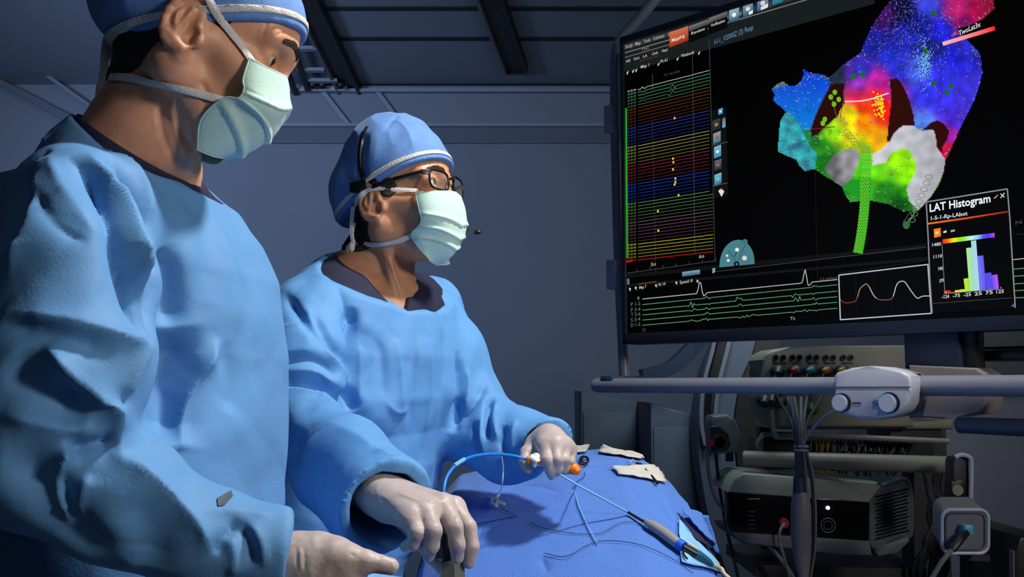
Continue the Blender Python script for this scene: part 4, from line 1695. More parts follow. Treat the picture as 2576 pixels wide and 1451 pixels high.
def yl(x, ya, xa=1570):
    """height in the photo at x of the level line on the screen that passes (xa, ya)"""
    z = mp(xa, ya).z
    # solve on the plane
    h_ = mp(x, 500)
    d = Vector((h_.x, h_.y, z)) - CAM
    c_, s_ = math.cos(PITCH), math.sin(PITCH)
    depth = d.y * c_ + d.z * s_
    up = -d.y * s_ + d.z * c_
    return H / 2 - FOC * up / depth


def strip(xa, xb, ya, yb, col, lv, col2=None):
    """band between the level lines through (1570, ya) and (1570, yb)"""
    p = [(xa, yl(xa, ya)), (xb, yl(xb, ya)), (xb, yl(xb, yb)), (xa, yl(xa, yb))]
    if col2:
        spoly(p, None, lv, [col, col, col2, col2])
    else:
        spoly(p, col, lv)


strip(1570, 2200, 100, 182, (24, 30, 32), 1)
strip(1570, 2200, 112, 124, (52, 52, 54), 2)
strip(1572, 2160, 131, 133.5, (120, 118, 112), 3)
strip(1572, 1684, 143, 145, (110, 108, 102), 3)
for (t, xa, xb) in (('Study', 1573, 1592), ('Map', 1598, 1612), ('Tools', 1619, 1636), ('Catheter', 1643, 1672), ('ICE', 1681, 1697), ('Display', 1702, 1730), ('Imaging', 1734, 1766), ('Window', 1772, 1802), ('Tools', 1810, 1832), ('Help', 1842, 1866)):
    stext(t, (xa, yl(xa, 122)), (xb, yl(xb, 122)), 9, (165, 160, 150), 5, 0.01)
for (t, xa, xb) in (('All', 1574, 1585), ('Work', 1594, 1609), ('LA', 1618, 1628), ('Cath', 1640, 1655), ('Vital', 1664, 1679)):
    stext(t, (xa, yl(xa, 158)), (xb, yl(xb, 158)), 7, (190, 186, 172), 5, 0.01)
stext('Meas', (1615, yl(1615, 140)), (1632, yl(1632, 140)), 8, (120, 118, 110), 5)
spoly([(1684, 82), (1731, 65), (1731, 102), (1684, 120)], None, 6, [(205, 110, 80), (205, 110, 80), (150, 40, 8), (160, 50, 10)])
stext('Mapping', (1690, 106), (1722, 93), 9, (245, 225, 200), 8, 0.01)
for (x0, x1_, y0, t) in ((1733, 1780, 66, 'Review'), (1782, 1830, 46, 'Verification')):
    e = (x1_ - x0) * -0.37
    spoly([(x0, y0), (x1_, y0 + e), (x1_, y0 + e + 14), (x0, y0 + 14)], None, 6, [(120, 116, 116), (110, 106, 106), (50, 50, 50), (55, 55, 55)])
    spoly([(x0, y0 + 14), (x1_, y0 + e + 14), (x1_, y0 + e + 42), (x0, y0 + 42)], (6, 8, 8), 6)
    stext(t, (x0 + 6, y0 + 22), (x1_ - 6, y0 + 22 + e * 0.75), 8, (200, 198, 185), 8, 0.01)


def icon(x, y, w, h_, c1, c2, c3):
    e = -w * 0.37
    spoly([(x, y), (x + w, y + e), (x + w, y + e + h_), (x, y + h_)], None, 7, [c1, c1, c2, c2])
    cx_, cy_ = x + w / 2, y + h_ / 2 + e / 2
    spoly([(cx_ + math.cos(a) * w * 0.22, cy_ + math.sin(a) * w * 0.22 - math.cos(a) * 1) for a in np.linspace(0, 2 * math.pi, 13)[:-1]], c3, 9)


icon(1834, 26, 25, 32, (140, 185, 200), (20, 85, 110), (240, 240, 235))
icon(1869, 10, 25, 34, (120, 165, 190), (20, 90, 130), (245, 215, 165))
spoly([(1884, 30), (1894, 25), (1894, 33), (1884, 38)], (235, 235, 235), 10)
icon(1905, -4, 28, 34, (120, 150, 180), (30, 90, 140), (235, 205, 185))
spoly([(1914, 18), (1932, 8), (1932, 18), (1914, 26)], (225, 225, 220), 10)
icon(1943, -16, 27, 30, (90, 150, 175), (30, 110, 140), (200, 220, 230))
sline([(1863, 8), (1863, 46)], 1.5, (80, 76, 74), 6)
sline([(1938, -10), (1938, 20)], 1.5, (80, 76, 74), 6)
# second row: tab header of the trace panel and the map title
for (t, xa, xb, ya) in (('Map 1', 1612, 1633, 195), ('Pt 61', 1662, 1679, 195), ('Window:44', 1713, 1746, 195)):
    stext(t, (xa, yl(xa, ya - 12)), (xb, yl(xb, ya - 12)), 8, (190, 188, 178), 5, 0.012)
for x in (1576, 1590, 1598, 1654, 1702, 1756):
    y = yl(x, 184)
    spoly([(x, y), (x + 6, y - 6), (x + 4, y + 1), (x + 1, y + 5)], (200, 200, 190), 5)
sline([(1610, yl(1610, 160) + 4), (1658, yl(1658, 160) + 4)], 1.5, (96, 50, 18), 4)
stext('I-I-1_V2000Z (3) Resp', (1797, 112), (1895, 74), 13, (95, 125, 160), 5, 0.01)
stext('10 sec/div', (1671, yl(1671, 218)), (1712, yl(1712, 218)), 7, (70, 70, 68), 5)
# panel borders
sline([(1641, yl(1641, 205)), (1642, yl(1642, 205) + 40)], 1.5, (70, 70, 66), 4)
sline([(1742, 134), (1748, 640)], 1.5, (60, 60, 58), 4)
sline([(1784, 97), (1799, 660)], 2, (52, 54, 52), 4)
sline([(1641, 300), (1650, 690)], 1.2, (45, 46, 45), 4)
# traces of the left panel
groups = [(1, (190, 190, 180)), (5, (80, 150, 105)), (6, (120, 55, 30)), (6, (52, 60, 160)), (6, (165, 155, 85)), (6, (135, 42, 62)), (6, (24, 62, 190)), (6, (95, 140, 90)), (7, (120, 85, 100)), (5, (185, 175, 40)), (1, (165, 12, 22))]
tot = sum(g[0] for g in groups)
yA, yB = 232.0, 658.0          # level lines measured at x=1570
k = 0
rr = random.Random(5)
for n_, col in groups:
    for i in range(n_):
        ya = yA + (yB - yA) * k / (tot - 1)
        pts = []
        x = 1604 + (1 if k else 0)
        while x <= 1786 + 12 * k / tot:
            y = yl(x, ya)
            if k < 5 and x < 1625:
                y += rr.uniform(-3, 3)
            if k in (2, 3, 4) and 1680 < x < 1700:
                y += rr.uniform(-6, 6)
            y += rr.uniform(-0.35, 0.35)
            pts.append((x, y))
            x += 4 if (k < 6) else 9
        col = tuple(int(c * 0.92) for c in col)
        sline(pts, 1.6 if k < tot - 1 else 2.6, col, 5)
        # row names
        for (xa, xb) in ((1579, 1584), (1586, 1592), (1594, 1600)):
            y = yl(xa, ya)
            spoly([(xa, y - 2.6), (xb, y - 3.6), (xb, y + 1.0), (xa, y + 2.2)], tuple(int(c * 0.72) for c in col), 5)
        k += 1
spoly([(1573, yl(1573, 272)), (1577, yl(1577, 272)), (1580, yl(1580, 650)), (1575, yl(1575, 650))], (40, 160, 30), 5)
for (x, y) in ((1697, 297), (1693, 399), (1694, 408), (1693, 426), (1699, 449), (1699, 458), (1697, 464), (1707, 491), (1655, 531), (1656, 580)):
    spoly([(x - 2, y - 2.5), (x + 2, y - 3), (x + 2, y + 2.5), (x - 2, y + 3)], (235, 215, 50), 8)
spoly([(1576, 655), (1592, 652), (1590, 658), (1576, 661)], (190, 10, 20), 7)
# time ruler
sline([(1578, 687), (1798, 656)], 1.6, (70, 70, 66), 5)
for i in range(7):
    x = 1602 + i * 33
    sline([(x, 684 - i * 4.7), (x, 676 - i * 4.7)], 1.5, (70, 70, 66), 5)
stext('5s', (1637, 670), (1650, 667), 9, (150, 150, 140), 6, 0.02)
stext('6s', (1758, 650), (1772, 647), 9, (150, 150, 140), 6, 0.02)
spoly([(1716, 684), (1761, 678), (1761, 690), (1716, 696)], None, 6, [(120, 165, 180), (130, 170, 190), (50, 80, 100), (60, 100, 120)])
spoly([(1792, 675), (1799, 673), (1799, 684), (1792, 688)], (120, 160, 175), 6)
spoly([(1577, 702), (1583, 700), (1584, 715), (1578, 716)], (90, 110, 130), 6)
# lower panel
strip(1573, 2340, 716, 722, (16, 18, 18), 2)
strip(1576, 2330, 690, 700, (14, 15, 15), 2)
sline([(1800, 683), (2330, 621)], 1.6, (66, 66, 62), 5)
sline([(2110, 687), (2330, 655)], 1.2, (36, 36, 34), 5)
sline([(1606, 714), (1652, 708)], 2.0, (130, 70, 45), 5)
for (t, xa, xb, ya, yb) in (('Map 7', 1608, 1626, 727, 724), ('Pt 14', 1657, 1674, 720, 717), ('Speed: 8', 1710, 1742, 714, 709)):
    stext(t, (xa, ya), (xb, yb), 8, (180, 180, 170), 5, 0.015)
for (x, y) in ((1583, 728), (1598, 725), (1649, 719), (1700, 712), (1753, 708)):
    spoly([(x, y - 5), (x + 5, y - 2), (x + 2, y + 1), (x + 5, y + 5), (x - 1, y + 1)], (200, 200, 195), 5)
base = [(752, 714), (766, 722), (780, 733), (792, 745), (805, 757), (818, 771)]
ends = [(703, 2107), (716, 2107), (732, 2107), (746, 2107), (760, 2107), (775, 2107)]
for i, ((ya, _), (yb, xe)) in enumerate(zip(base, ends)):
    pts = []
    x = 1616
    while x <= 2107:
        t = (x - 1616) / (2107 - 1616.0)
        y = ya + (yb - ya) * t
        if i == 0:
            for c in (1760, 2024):
                d = x - c
                if -6 < d < 10:
                    y -= 36 * max(0, 1 - abs(d - 1) / 7.0)
                if 6 < d < 18:
                    y += 9 * (1 - abs(d - 11) / 8.0)
        else:
            for c in (1738, 1860, 2000):
                d = abs(x - c - (i - 2) * 6)
                if i in (2, 3) and d < 8:
                    y += rr.uniform(-11, 9)
                elif i == 5 and d < 22:
                    y += rr.uniform(-4, 3)
            if abs(x - 1780) < 5 or abs(x - 2050) < 5:
                y += rr.uniform(-5, 4)
        pts.append((x, y))
        x += 3.5
    sline(pts, 2.2 if i == 0 else 1.9, (170, 175, 172) if i == 0 else (84, 142, 100), 6)
    if i:
        stext(('P 1-2', 'P 3-4', 'T 5-6', 'S 3-4', 'D 1-2')[i - 1], (1587, ya + 4), (1611, ya + 1), 9, (80, 110, 84), 6, 0.01)
    else:
        stext('I', (1604, 754), (1608, 753), 8, (120, 120, 115), 6)
stext('37s', (1616, 834), (1624, 833), 8, (80, 90, 84), 6)
stext('Ts', (1988, 806), (2000, 804), 9, (170, 170, 170), 6)
stext('0.5 mV/mm', (2063, 706), (2106, 701), 7, (90, 90, 80), 6)
# small pulse window
spoly([(2110, 692), (2334, 665), (2343, 788), (2114, 804)], (2, 2, 3), 7)
sline([(2110, 692), (2334, 665), (2343, 788), (2114, 804), (2110, 692)], 3.0, (185, 185, 200), 9)
pw = [(2113, 752), (2122, 760), (2132, 762), (2142, 760), (2152, 757), (2158, 744), (2163, 727), (2172, 718), (2180, 714), (2188, 724), (2196, 740), (2206, 751), (2218, 754), (2240, 753), (2248, 742), (2254, 720), (2262, 709), (2275, 708), (2284, 720), (2296, 737), (2308, 750), (2320, 745), (2340, 744)]
pc = [(120, 60, 50)] * 5 + [(150, 140, 100)] * 4 + [(175, 185, 150)] * 2 + [(130, 75, 55)] * 3 + [(190, 190, 195)] * 9
sp = [tuple(p) for p in spline(pw, 3)]
cc_ = [pc[min(len(pc) - 1, i // 3)] for i in range(len(sp))]
sline(sp, 2.4, None, 9, cc_)
for x in (2152, 2197, 2240, 2287):
    sline([(x, 690), (x + 3, 792)], 1.0, (26, 20, 18), 8)
# angle dial
a0 = [(1810, 672)] + [(1854 + 44 * math.cos(a) * (1.0), 660 - 60 * math.sin(a) + 3 - math.cos(a) * 4) for a in np.linspace(math.pi, 0, 22)] + [(1898, 664)]
spoly(a0, None, 7, [(70, 125, 135) if i % 2 else (80, 138, 148) for i in range(len(a0))])
for (x, y, r_, c) in ((1874, 608, 7, (70, 110, 120)), (1853, 664, 7, (4, 6, 8)), (1853, 664, 3, (70, 160, 220)), (1854, 628, 5, (225, 235, 235)), (1832, 655, 4, (225, 210, 205)), (1873, 649, 6, (225, 215, 210)), (1829, 643, 3, (225, 230, 230))):
    spoly([(x + r_ * math.cos(a), y + r_ * math.sin(a)) for a in np.linspace(0, 2 * math.pi, 13)[:-1]], c, 9)
sline([(1854, 632), (1848, 645)], 2, (20, 60, 70), 9)
sline([(1832, 630), (1850, 655)], 1.2, (20, 60, 70), 8)
sline([(1876, 612), (1857, 655)], 1.2, (20, 60, 70), 8)
# vertical tool column
spoly([(1786, 280), (1826, 268), (1832, 490), (1796, 500)], (14, 15, 15), 4)
for (x, y, w, h_, c1, c2, c3) in ((1807, 275, 11, 14, (90, 165, 210), (70, 150, 200), (210, 230, 240)), (1792, 304, 20, 26, (60, 58, 52), (40, 38, 34), (140, 135, 120)), (1817, 298, 8, 24, (100, 100, 100), (110, 170, 200), (130, 180, 210)),
                                 (1794, 336, 19, 27, (130, 150, 165), (50, 120, 130), (195, 80, 45)), (1796, 370, 18, 29, (120, 175, 210), (60, 140, 170), (225, 235, 240)),
                                 (1797, 405, 18, 26, (100, 98, 100), (40, 40, 40), (120, 116, 120)), (1797, 440, 18, 27, (120, 180, 210), (50, 120, 150), (110, 190, 225))):
    icon(x, y, w, h_, c1, c2, c3)
spoly([(1807, 480), (1815, 473), (1822, 482), (1815, 495)], (215, 225, 225), 8)
spoly([(1812, 474), (1818, 473), (1816, 479)], (190, 40, 40), 9)
for y in (365, 468):
    sline([(1793, y), (1830, y - 8)], 1.5, (96, 92, 84), 6)
sline([(2050, 410), (2056, 700)], 2, (30, 12, 4), 2)
# right of the histogram
for i, y in enumerate((651, 675, 693, 712, 729, 747)):
    x = 2548 + i * 1
    sline([(x, y + 2), (2700, y - 14 + i * 2)], 2.4, (165, 170, 175) if i == 0 else (80, 140, 95), 6)
sline([(2555, 590), (2700, 572)], 1.5, (40, 40, 38), 5)
stext('N', (2555, 566), (2570, 562), 10, (80, 78, 74), 5)

# heart map, coloured by region
c3 = lambda x, y: (1900 + x / 2.34, y / 2.34)
OUT = [c3(*p) for p in [(840, -60), (800, 0), (750, 60), (690, 150), (650, 230), (620, 310), (530, 370), (430, 460), (410, 440), (340, 430), (310, 425), (280, 405), (284, 440), (272, 475), (245, 500), (215, 508), (190, 500), (165, 478), (150, 485), (120, 500), (98, 525), (115, 560), (103, 590), (150, 630), (180, 660), (160, 690), (145, 720), (138, 800), (132, 890), (180, 915), (240, 940), (262, 980), (290, 1008), (350, 995), (400, 1030), (450, 1060), (510, 1100), (530, 1150), (560, 1190), (600, 1185), (640, 1170), (700, 1185), (780, 1200), (870, 1245), (960, 1240), (1040, 1150), (1085, 1080), (1110, 1010), (1120, 940), (1150, 880), (1190, 790), (1240, 690), (1290, 590), (1320, 500), (1337, 430), (1330, 360), (1320, 310), (1285, 270), (1250, 240), (1190, 170), (1260, 150), (1340, 110), (1410, 50), (1390, -60)]]
H1 = [c3(*p) for p in [(440, 500), (480, 488), (525, 492), (520, 560), (530, 600), (500, 650), (490, 680), (420, 740), (370, 790), (330, 805), (326, 760), (350, 690), (380, 620), (410, 560)]]
H2 = [c3(*p) for p in [(790, 470), (830, 458), (855, 478), (870, 510), (895, 560), (910, 600), (930, 670), (940, 740), (870, 738), (820, 780), (790, 835), (775, 830), (788, 700), (800, 600), (798, 540)]]
H3 = [c3(*p) for p in [(975, 765), (1010, 745), (1040, 718), (1075, 708), (1110, 730), (1142, 770), (1130, 820), (1100, 870), (1108, 905), (1070, 870), (1062, 800), (1050, 765)]]
GR = [c3(*p) for p in [(860, 738), (930, 742), (980, 768), (1060, 765), (1065, 830), (1075, 880), (1120, 940), (1105, 1020), (1040, 1150), (960, 1238), (905, 1180), (890, 1110), (950, 1000), (940, 950), (905, 880), (860, 875), (800, 900), (770, 955), (690, 975), (690, 905), (735, 885), (790, 830), (820, 780)]]
GL = [c3(*p) for p in [(470, 905), (540, 880), (600, 880), (620, 920), (590, 1000), (560, 1060), (510, 1100), (450, 1050), (405, 990)]]
CY = [c3(*p) for p in [(185, 655), (240, 700), (275, 770), (320, 860), (360, 900), (355, 995), (290, 1008), (240, 945), (132, 890), (140, 720)]]
BL = [c3(*p) for p in [(98, 525), (190, 500), (280, 405), (430, 455), (440, 520), (400, 610), (350, 700), (325, 765), (270, 765), (240, 700), (180, 655), (100, 590)]]
KEY = [((900, 200), (32, 42, 215)), ((800, 330), (30, 45, 205)), ((700, 260), (25, 30, 150)), ((760, 90), (70, 20, 110)), ((870, 60), (12, 14, 60)), ((960, 130), (25, 30, 160)), ((1000, 30), (60, 70, 235)), ((1090, 190), (30, 32, 225)), ((1300, 80), (175, 15, 75)), ((1200, 60), (190, 30, 110)),
       ((1240, 130), (120, 15, 90)), ((1380, 30), (140, 15, 50)), ((1050, 280), (20, 30, 120)), ((1100, 420), (48, 48, 232)), ((1250, 300), (35, 40, 190)), ((1100, 600), (60, 50, 238)), ((1000, 560), (50, 50, 235)), ((1150, 350), (30, 32, 215)), ((850, 420), (35, 45, 205)), ((1240, 560), (60, 50, 220)), ((990, 730), (85, 130, 240)), ((1180, 700), (70, 40, 210)), ((1140, 800), (170, 30, 170)), ((1125, 880), (200, 20, 70)),
       ((950, 420), (60, 95, 230)), ((560, 420), (70, 40, 160)), ((620, 400), (50, 45, 190)), ((480, 440), (25, 45, 60)), ((600, 500), (150, 50, 190)), ((720, 480), (200, 35, 170)), ((790, 520), (190, 30, 140)), ((600, 560), (215, 30, 90)), ((720, 560), (235, 25, 45)), ((760, 660), (250, 30, 15)), ((640, 620), (250, 60, 10)), ((640, 720), (255, 140, 0)),
       ((560, 680), (235, 220, 10)), ((720, 830), (255, 170, 5)), ((560, 800), (225, 215, 25)), ((460, 780), (150, 225, 20)), ((640, 880), (160, 210, 30)), ((390, 860), (40, 140, 25)), ((430, 950), (15, 110, 20)), ((340, 820), (30, 110, 50)), ((850, 950), (150, 245, 15)), ((900, 1040), (140, 235, 10)), ((720, 1020), (110, 225, 25)), ((600, 1000), (90, 215, 30)),
       ((560, 1100), (25, 140, 30)), ((620, 1090), (40, 170, 35)), ((760, 1120), (30, 130, 25)), ((860, 1190), (12, 80, 18)), ((900, 1140), (40, 160, 20)), ((320, 700), (40, 150, 200))]
kp = np.array([c3(*p) for p, _ in KEY])
kc = np.array([c for _, c in KEY], float)
st_ = 2.6
gx = np.arange(1936, 2512, st_)
gy = np.arange(-26, 540, st_)
GX, GY = np.meshgrid(gx, gy, indexing='ij')
CX, CYY = GX + st_ / 2, GY + st_ / 2
inside = inpoly(CX, CYY, OUT)


def field_color(X, Y):
    d2 = (X[..., None] - kp[:, 0]) ** 2 + (Y[..., None] - kp[:, 1]) ** 2
    w_ = 1 / (d2 + 60) ** 2.0
    return (w_[..., None] * kc).sum(-2) / w_.sum(-1)[..., None]


COLR = field_color(GX, GY)
nn_ = np.array([[noise.noise(Vector((x * 0.045, y * 0.045, 1))) for y in gy] for x in gx])
n2_ = np.array([[noise.noise(Vector((x * 0.16, y * 0.16, 5))) for y in gy] for x in gx])
dark = np.clip((1 - np.hypot(GX - 2275, GY - 60) / 90), 0, 1)
COLR = COLR * (1 + nn_ * 0.25)[..., None] * (1 - 0.75 * dark * np.clip(n2_ * 3 + 0.3, 0, 1))[..., None]
for poly, fn in ((BL, lambda X, Y: np.stack([15 + 8 * nn_, 62 + (Y - 180) * 0.45, 215 + 20 * nn_], -1)), (CY, lambda X, Y: np.stack([40 + 60 * np.clip(n2_, 0, 1), 150 + 70 * nn_, 165 + 50 * nn_], -1)),
                 (GR, lambda X, Y: np.stack([186 + 26 * nn_ - (X - 2300) * 0.25, 187 + 26 * nn_ - (X - 2300) * 0.25, 194 + 26 * nn_ - (X - 2300) * 0.25], -1)), (GL, lambda X, Y: np.stack([120 + 40 * nn_ + (X - 2110) * 0.8, 120 + 40 * nn_ + (X - 2110) * 0.8, 125 + 40 * nn_ + (X - 2110) * 0.8], -1)),
                 (H1, lambda X, Y: np.stack([42 + 0 * X, 10 + 0 * X, 6 + 0 * X], -1)), (H2, lambda X, Y: np.stack([46 + 0 * X, 10 + 0 * X, 6 + 0 * X], -1)), (H3, lambda X, Y: np.stack([44 + 0 * X, 10 + 0 * X, 6 + 0 * X], -1))):
    m_ = inpoly(GX, GY, poly)
    COLR = np.where(m_[..., None], fn(GX, GY), COLR)
COLR = np.clip(COLR, 0, 255)
LINC = np.where(COLR / 255 <= 0.04045, COLR / 255 / 12.92, ((COLR / 255 + 0.055) / 1.055) ** 2.4)
hv = {}
for i in range(len(gx) - 1):
    for j in range(len(gy) - 1):
        if inside[i, j]:
            idx4 = []
            for (a, b) in ((i, j), (i, j + 1), (i + 1, j + 1), (i + 1, j)):
                if (a, b) not in hv:
                    hv[(a, b)] = len(PV)
                    PV.append(mp(gx[a], gy[b], LZ + 10 * 0.00012))
                idx4.append(hv[(a, b)])
            PF.append(idx4)
            PC.append([tuple(LINC[a, b]) for a, b in ((i, j), (i, j + 1), (i + 1, j + 1), (i + 1, j))])
# fine white streaks that follow the surface
hol = [H1, H2, H3, GR, GL]
r2 = np.random.default_rng(11)
cnt = 0
OA = np.array(OUT)
while cnt < 1800:
    x, y = r2.uniform(1940, 2505), r2.uniform(-20, 535)
    X_, Y_ = np.array([x]), np.array([y])
    if not inpoly(X_, Y_, OUT)[0] or any(inpoly(X_, Y_, p)[0] for p in hol):
        cnt += 0
        if r2.random() < 0.02:
            cnt += 1
        continue
    de = np.min(np.hypot(OA[:, 0] - x, OA[:, 1] - y))
    dd = math.hypot(x - 2300, y - 90)
    pr = 0.30 + (0.7 if de < 16 else 0) + (0.55 if dd < 110 else 0)
    if r2.random() > pr:
        continue
    ang = math.atan2(y - 40, x - 2270) + 0.9 + noise.noise(Vector((x * 0.02, y * 0.02, 3))) * 2.2
    L = r2.uniform(2, 7.5) if de > 14 else r2.uniform(1.5, 4)
    br = r2.uniform(0.35, 0.9)
    base_c = (140, 150, 240) if y < 320 and x > 2100 else (170, 225, 170)
    if de < 14:
        base_c = (220, 225, 225)
    if r2.random() < 0.12 and (x < 2230 or y > 250):
        base_c = (30, 120, 40)
    dx, dy = math.cos(ang) * L / 2, math.sin(ang) * L / 2
    sline([(x - dx, y - dy), (x + dx, y + dy)], r2.uniform(0.9, 1.7), tuple(int(c * br) for c in base_c), 14)
    cnt += 1
for _ in range(300):      # pale blue spatter below the crown, yellow and green points
    a, r_ = r2.uniform(0, 6.28), r2.normal(0, 1)
    x, y = 2325 + r2.normal(0, 11), 160 + r2.normal(0, 26)
    spoly([(x - 1, y - 1), (x + 1, y - 1.3), (x + 1, y + 1), (x - 1, y + 1.2)], (120, 190, 235), 15)
for _ in range(70):
    x, y = 2215 + r2.normal(0, 8), 268 + r2.normal(0, 16)
    spoly([(x - 2, y - 2), (x + 2, y - 2.3), (x + 2, y + 2), (x - 2, y + 2.2)], (250, 215, 20), 15)
for (x, y) in ((2348, 32), (2327, 128), (2348, 210), (2392, 217), (2382, 232), (2170, 187), (2147, 192), (2100, 232), (2090, 244), (2110, 250), (2098, 262), (2075, 300), (2070, 310), (2088, 330), (2065, 345)):
    g_ = (15, 110, 15) if x > 2140 else (110, 190, 30)
    spoly([(x + 6 * math.cos(a), y + 7 * math.sin(a)) for a in np.linspace(0, 2 * math.pi, 11)[:-1]], g_, 16)
sline([tuple(p) for p in spline([c3(525, 598), (c3(650, 590)), c3(785, 548)], 6)], 3, (235, 225, 225), 16)
sline([c3(330, 762), c3(470, 745)], 2, (120, 30, 30), 16)
sline([c3(445, 560), c3(480, 690)], 2, (110, 90, 60), 16)
sline([c3(535, 500), c3(500, 690)], 2, (110, 60, 60), 16)
for i in range(5):
    x, y = c3(540 + i * 14, 780 + i * 18)
    sline([(x + 8 * math.cos(a), y + 9 * math.sin(a)) for a in np.linspace(0, 2 * math.pi, 14)], 1.4, (130, 140, 60), 16)
# catheter drawn in green
cat_l = [c3(650, 880), c3(652, 1000), c3(648, 1150), c3(638, 1280), c3(622, 1400), c3(605, 1490)]
sp = [tuple(p) for p in spline(cat_l, 14)]
cw = [(30, 160, 30) if (i // 1) % 2 else (22, 130, 22) for i in range(len(sp))]
sline(sp, 24, None, 17, cw)
for i in range(2, len(sp) - 1):
    a, b = np.array(sp[i]), np.array(sp[i + 1])
    n_ = np.array([-(b - a)[1], (b - a)[0]])
    n_ = n_ / np.linalg.norm(n_)
    if i < 18:
        spoly([a + n_ * 12, b + n_ * 12, b - n_ * 12, a - n_ * 12], (60 + (i * 37) % 60, 185 + (i * 23) % 40, 45), 18)
        continue
    for q in (-9, -3, 3, 9):
        o_ = q + (3 if i % 2 else 0)
        m_ = (a + b) / 2 + n_ * o_
        spoly([m_ + (b - a) * 0.55, m_ + n_ * 1.6, m_ - (b - a) * 0.55, m_ - n_ * 1.6], (150, 240, 60), 19)
x, y = c3(650, 880)
spoly([(x + 13 * math.cos(a), y + 11 * math.sin(a)) for a in np.linspace(0, 2 * math.pi, 17)[:-1]], (140, 175, 40), 18)
spoly([c3(*p) for p in [(510, 1105), (560, 1060), (615, 1060), (612, 1140), (560, 1140)]], (30, 150, 35), 17)
# loose catheter ring at the bottom right of the map
for i in range(8):
    x, y = 2337 - i * 6.2, 445 + i * 15.5
    c = (120, 128, 124) if i < 6 else (90, 130, 100)
    sline([(x + 9 * math.cos(a), y + 6 * math.sin(a)) for a in np.linspace(0, 2 * math.pi, 12)], 1.8, c, 17)
spoly([(2280 + 9 * math.cos(a), 566 + 10 * math.sin(a)) for a in np.linspace(0, 2 * math.pi, 15)[:-1]], (50, 110, 65), 18)
sline([(2288, 556), (2303, 530)], 3, (120, 125, 120), 16)
sline([(2272, 560), (2290, 532)], 2, (70, 90, 75), 16)
# red bar and its writing
spoly([c3(1100, 248), c3(1408, 153), c3(1412, 178), c3(1106, 270)], None, 20, [(250, 190, 200), (250, 25, 20), (250, 25, 20), (245, 175, 180)])
stext('TwoLat3x', (2412, 90), (2467, 66), 13, (215, 215, 215), 21, 0.015)
spoly([(2397, 84), (2405, 78), (2407, 86), (2399, 90)], (190, 90, 60), 21)

# histogram window
HW = [(2331, 508), (2534, 475), (2556, 772), (2346, 787)]
spoly([(2332, 506), (2534, 475), (2555, 775), (2345, 788)], (3, 3, 4), 22)
sline([(2330, 508), (2534, 475), (2540, 545), (2546, 645), (2554, 774)], 3.2, (140, 140, 146), 24)
sline([(2330, 508), (2335, 600), (2339, 700), (2345, 788)], 3.4, (130, 134, 140), 24)
stext('LAT Histogram', (2339, 533), (2492, 508), 20, (238, 240, 242), 25, 0.022)
stext('1-5-1-Rp-LAbot', (2342, 554), (2434, 541), 10, (210, 215, 215), 25, 0.02)
sline([(2332, 563), (2430, 549), (2536, 532)], 4.2, None, 25, [(255, 120, 20), (235, 80, 20), (150, 25, 20)])
spoly([(2500, 498), (2511, 488), (2508, 495), (2501, 500)], (250, 150, 90), 25)
sline([(2517, 487), (2527, 496)], 2.2, (220, 220, 225), 25)
sline([(2527, 485), (2517, 498)], 2.2, (220, 220, 225), 25)
spoly([(2349, 576), (2366, 573), (2367, 594), (2350, 598)], (255, 130, 15), 25)
spoly([(2353, 583), (2361, 581), (2361, 587), (2353, 589)], (200, 215, 240), 26)
spoly([(2373, 582), (2381, 579), (2381, 585), (2373, 586)], (220, 220, 215), 26)
spoly([(2391, 579), (2402, 577), (2402, 582), (2392, 584)], (170, 170, 170), 26)
cb_ = [(235, 30, 20), (255, 110, 10), (245, 240, 20), (150, 230, 20), (160, 245, 90), (190, 245, 240), (160, 205, 250), (90, 80, 250), (80, 60, 240), (190, 70, 245)]
for i in range(9):
    xa, xb = 2371 + 131 * i / 9, 2371 + 131 * (i + 1) / 9
    fa, fb = i / 9, (i + 1) / 9
    ya, yb = 602 - 16.5 * fa, 602 - 16.5 * fb
    spoly([(xa, ya), (xb, yb), (xb, yb + 11), (xa, ya + 11)], None, 25, [cb_[i], cb_[i + 1], cb_[i + 1], cb_[i]])
bars = [(2375, 2391, 731, 737, (235, 35, 20)), (2391, 2402, 735, 737, (200, 130, 70)), (2402, 2414, 730, 735, (240, 220, 20)), (2414, 2431, 728, 734, (200, 235, 40))]
for (xa, xb, ya, yb, c) in bars:
    spoly([(xa, ya), (xb, ya - 1), (xb, yb - 1), (xa, yb)], c, 25)
bars = [(2426, 2440, 700, 733, (185, 235, 60), (160, 220, 80)), (2437, 2451, 623, 732, (180, 240, 130), (160, 215, 195)), (2450, 2463, 605, 731, (170, 215, 215), (165, 215, 245)), (2464, 2479, 643, 730, (125, 120, 240), (95, 80, 245)), (2480, 2496, 686, 729, (90, 75, 230), (85, 75, 240)), (2496, 2511, 691, 727, (90, 80, 240), (200, 85, 245))]
for (xa, xb, yt, yb, c1, c2) in bars:
    sh = (yb - yt) * 0.06
    spoly([(xa - sh, yt + 1), (xb - sh, yt - 1), (xb + 2, yb - 1), (xa + 2, yb)], None, 26, [c1, c2, c2, c1])
sline([(2370, 616), (2374, 690), (2377, 738), (2512, 727)], 1.8, (120, 122, 124), 25)
for i, (t, y) in enumerate((('1480', 620), ('1110', 650), ('740', 681), ('370', 711), ('0', 741))):
    stext(t, (2345 + i * 3.4 + (8 if i > 1 else 0) + (9 if i == 4 else 0), y), (2368 + i * 2, y - 3), 8.5, (200, 202, 205), 26, 0.02)
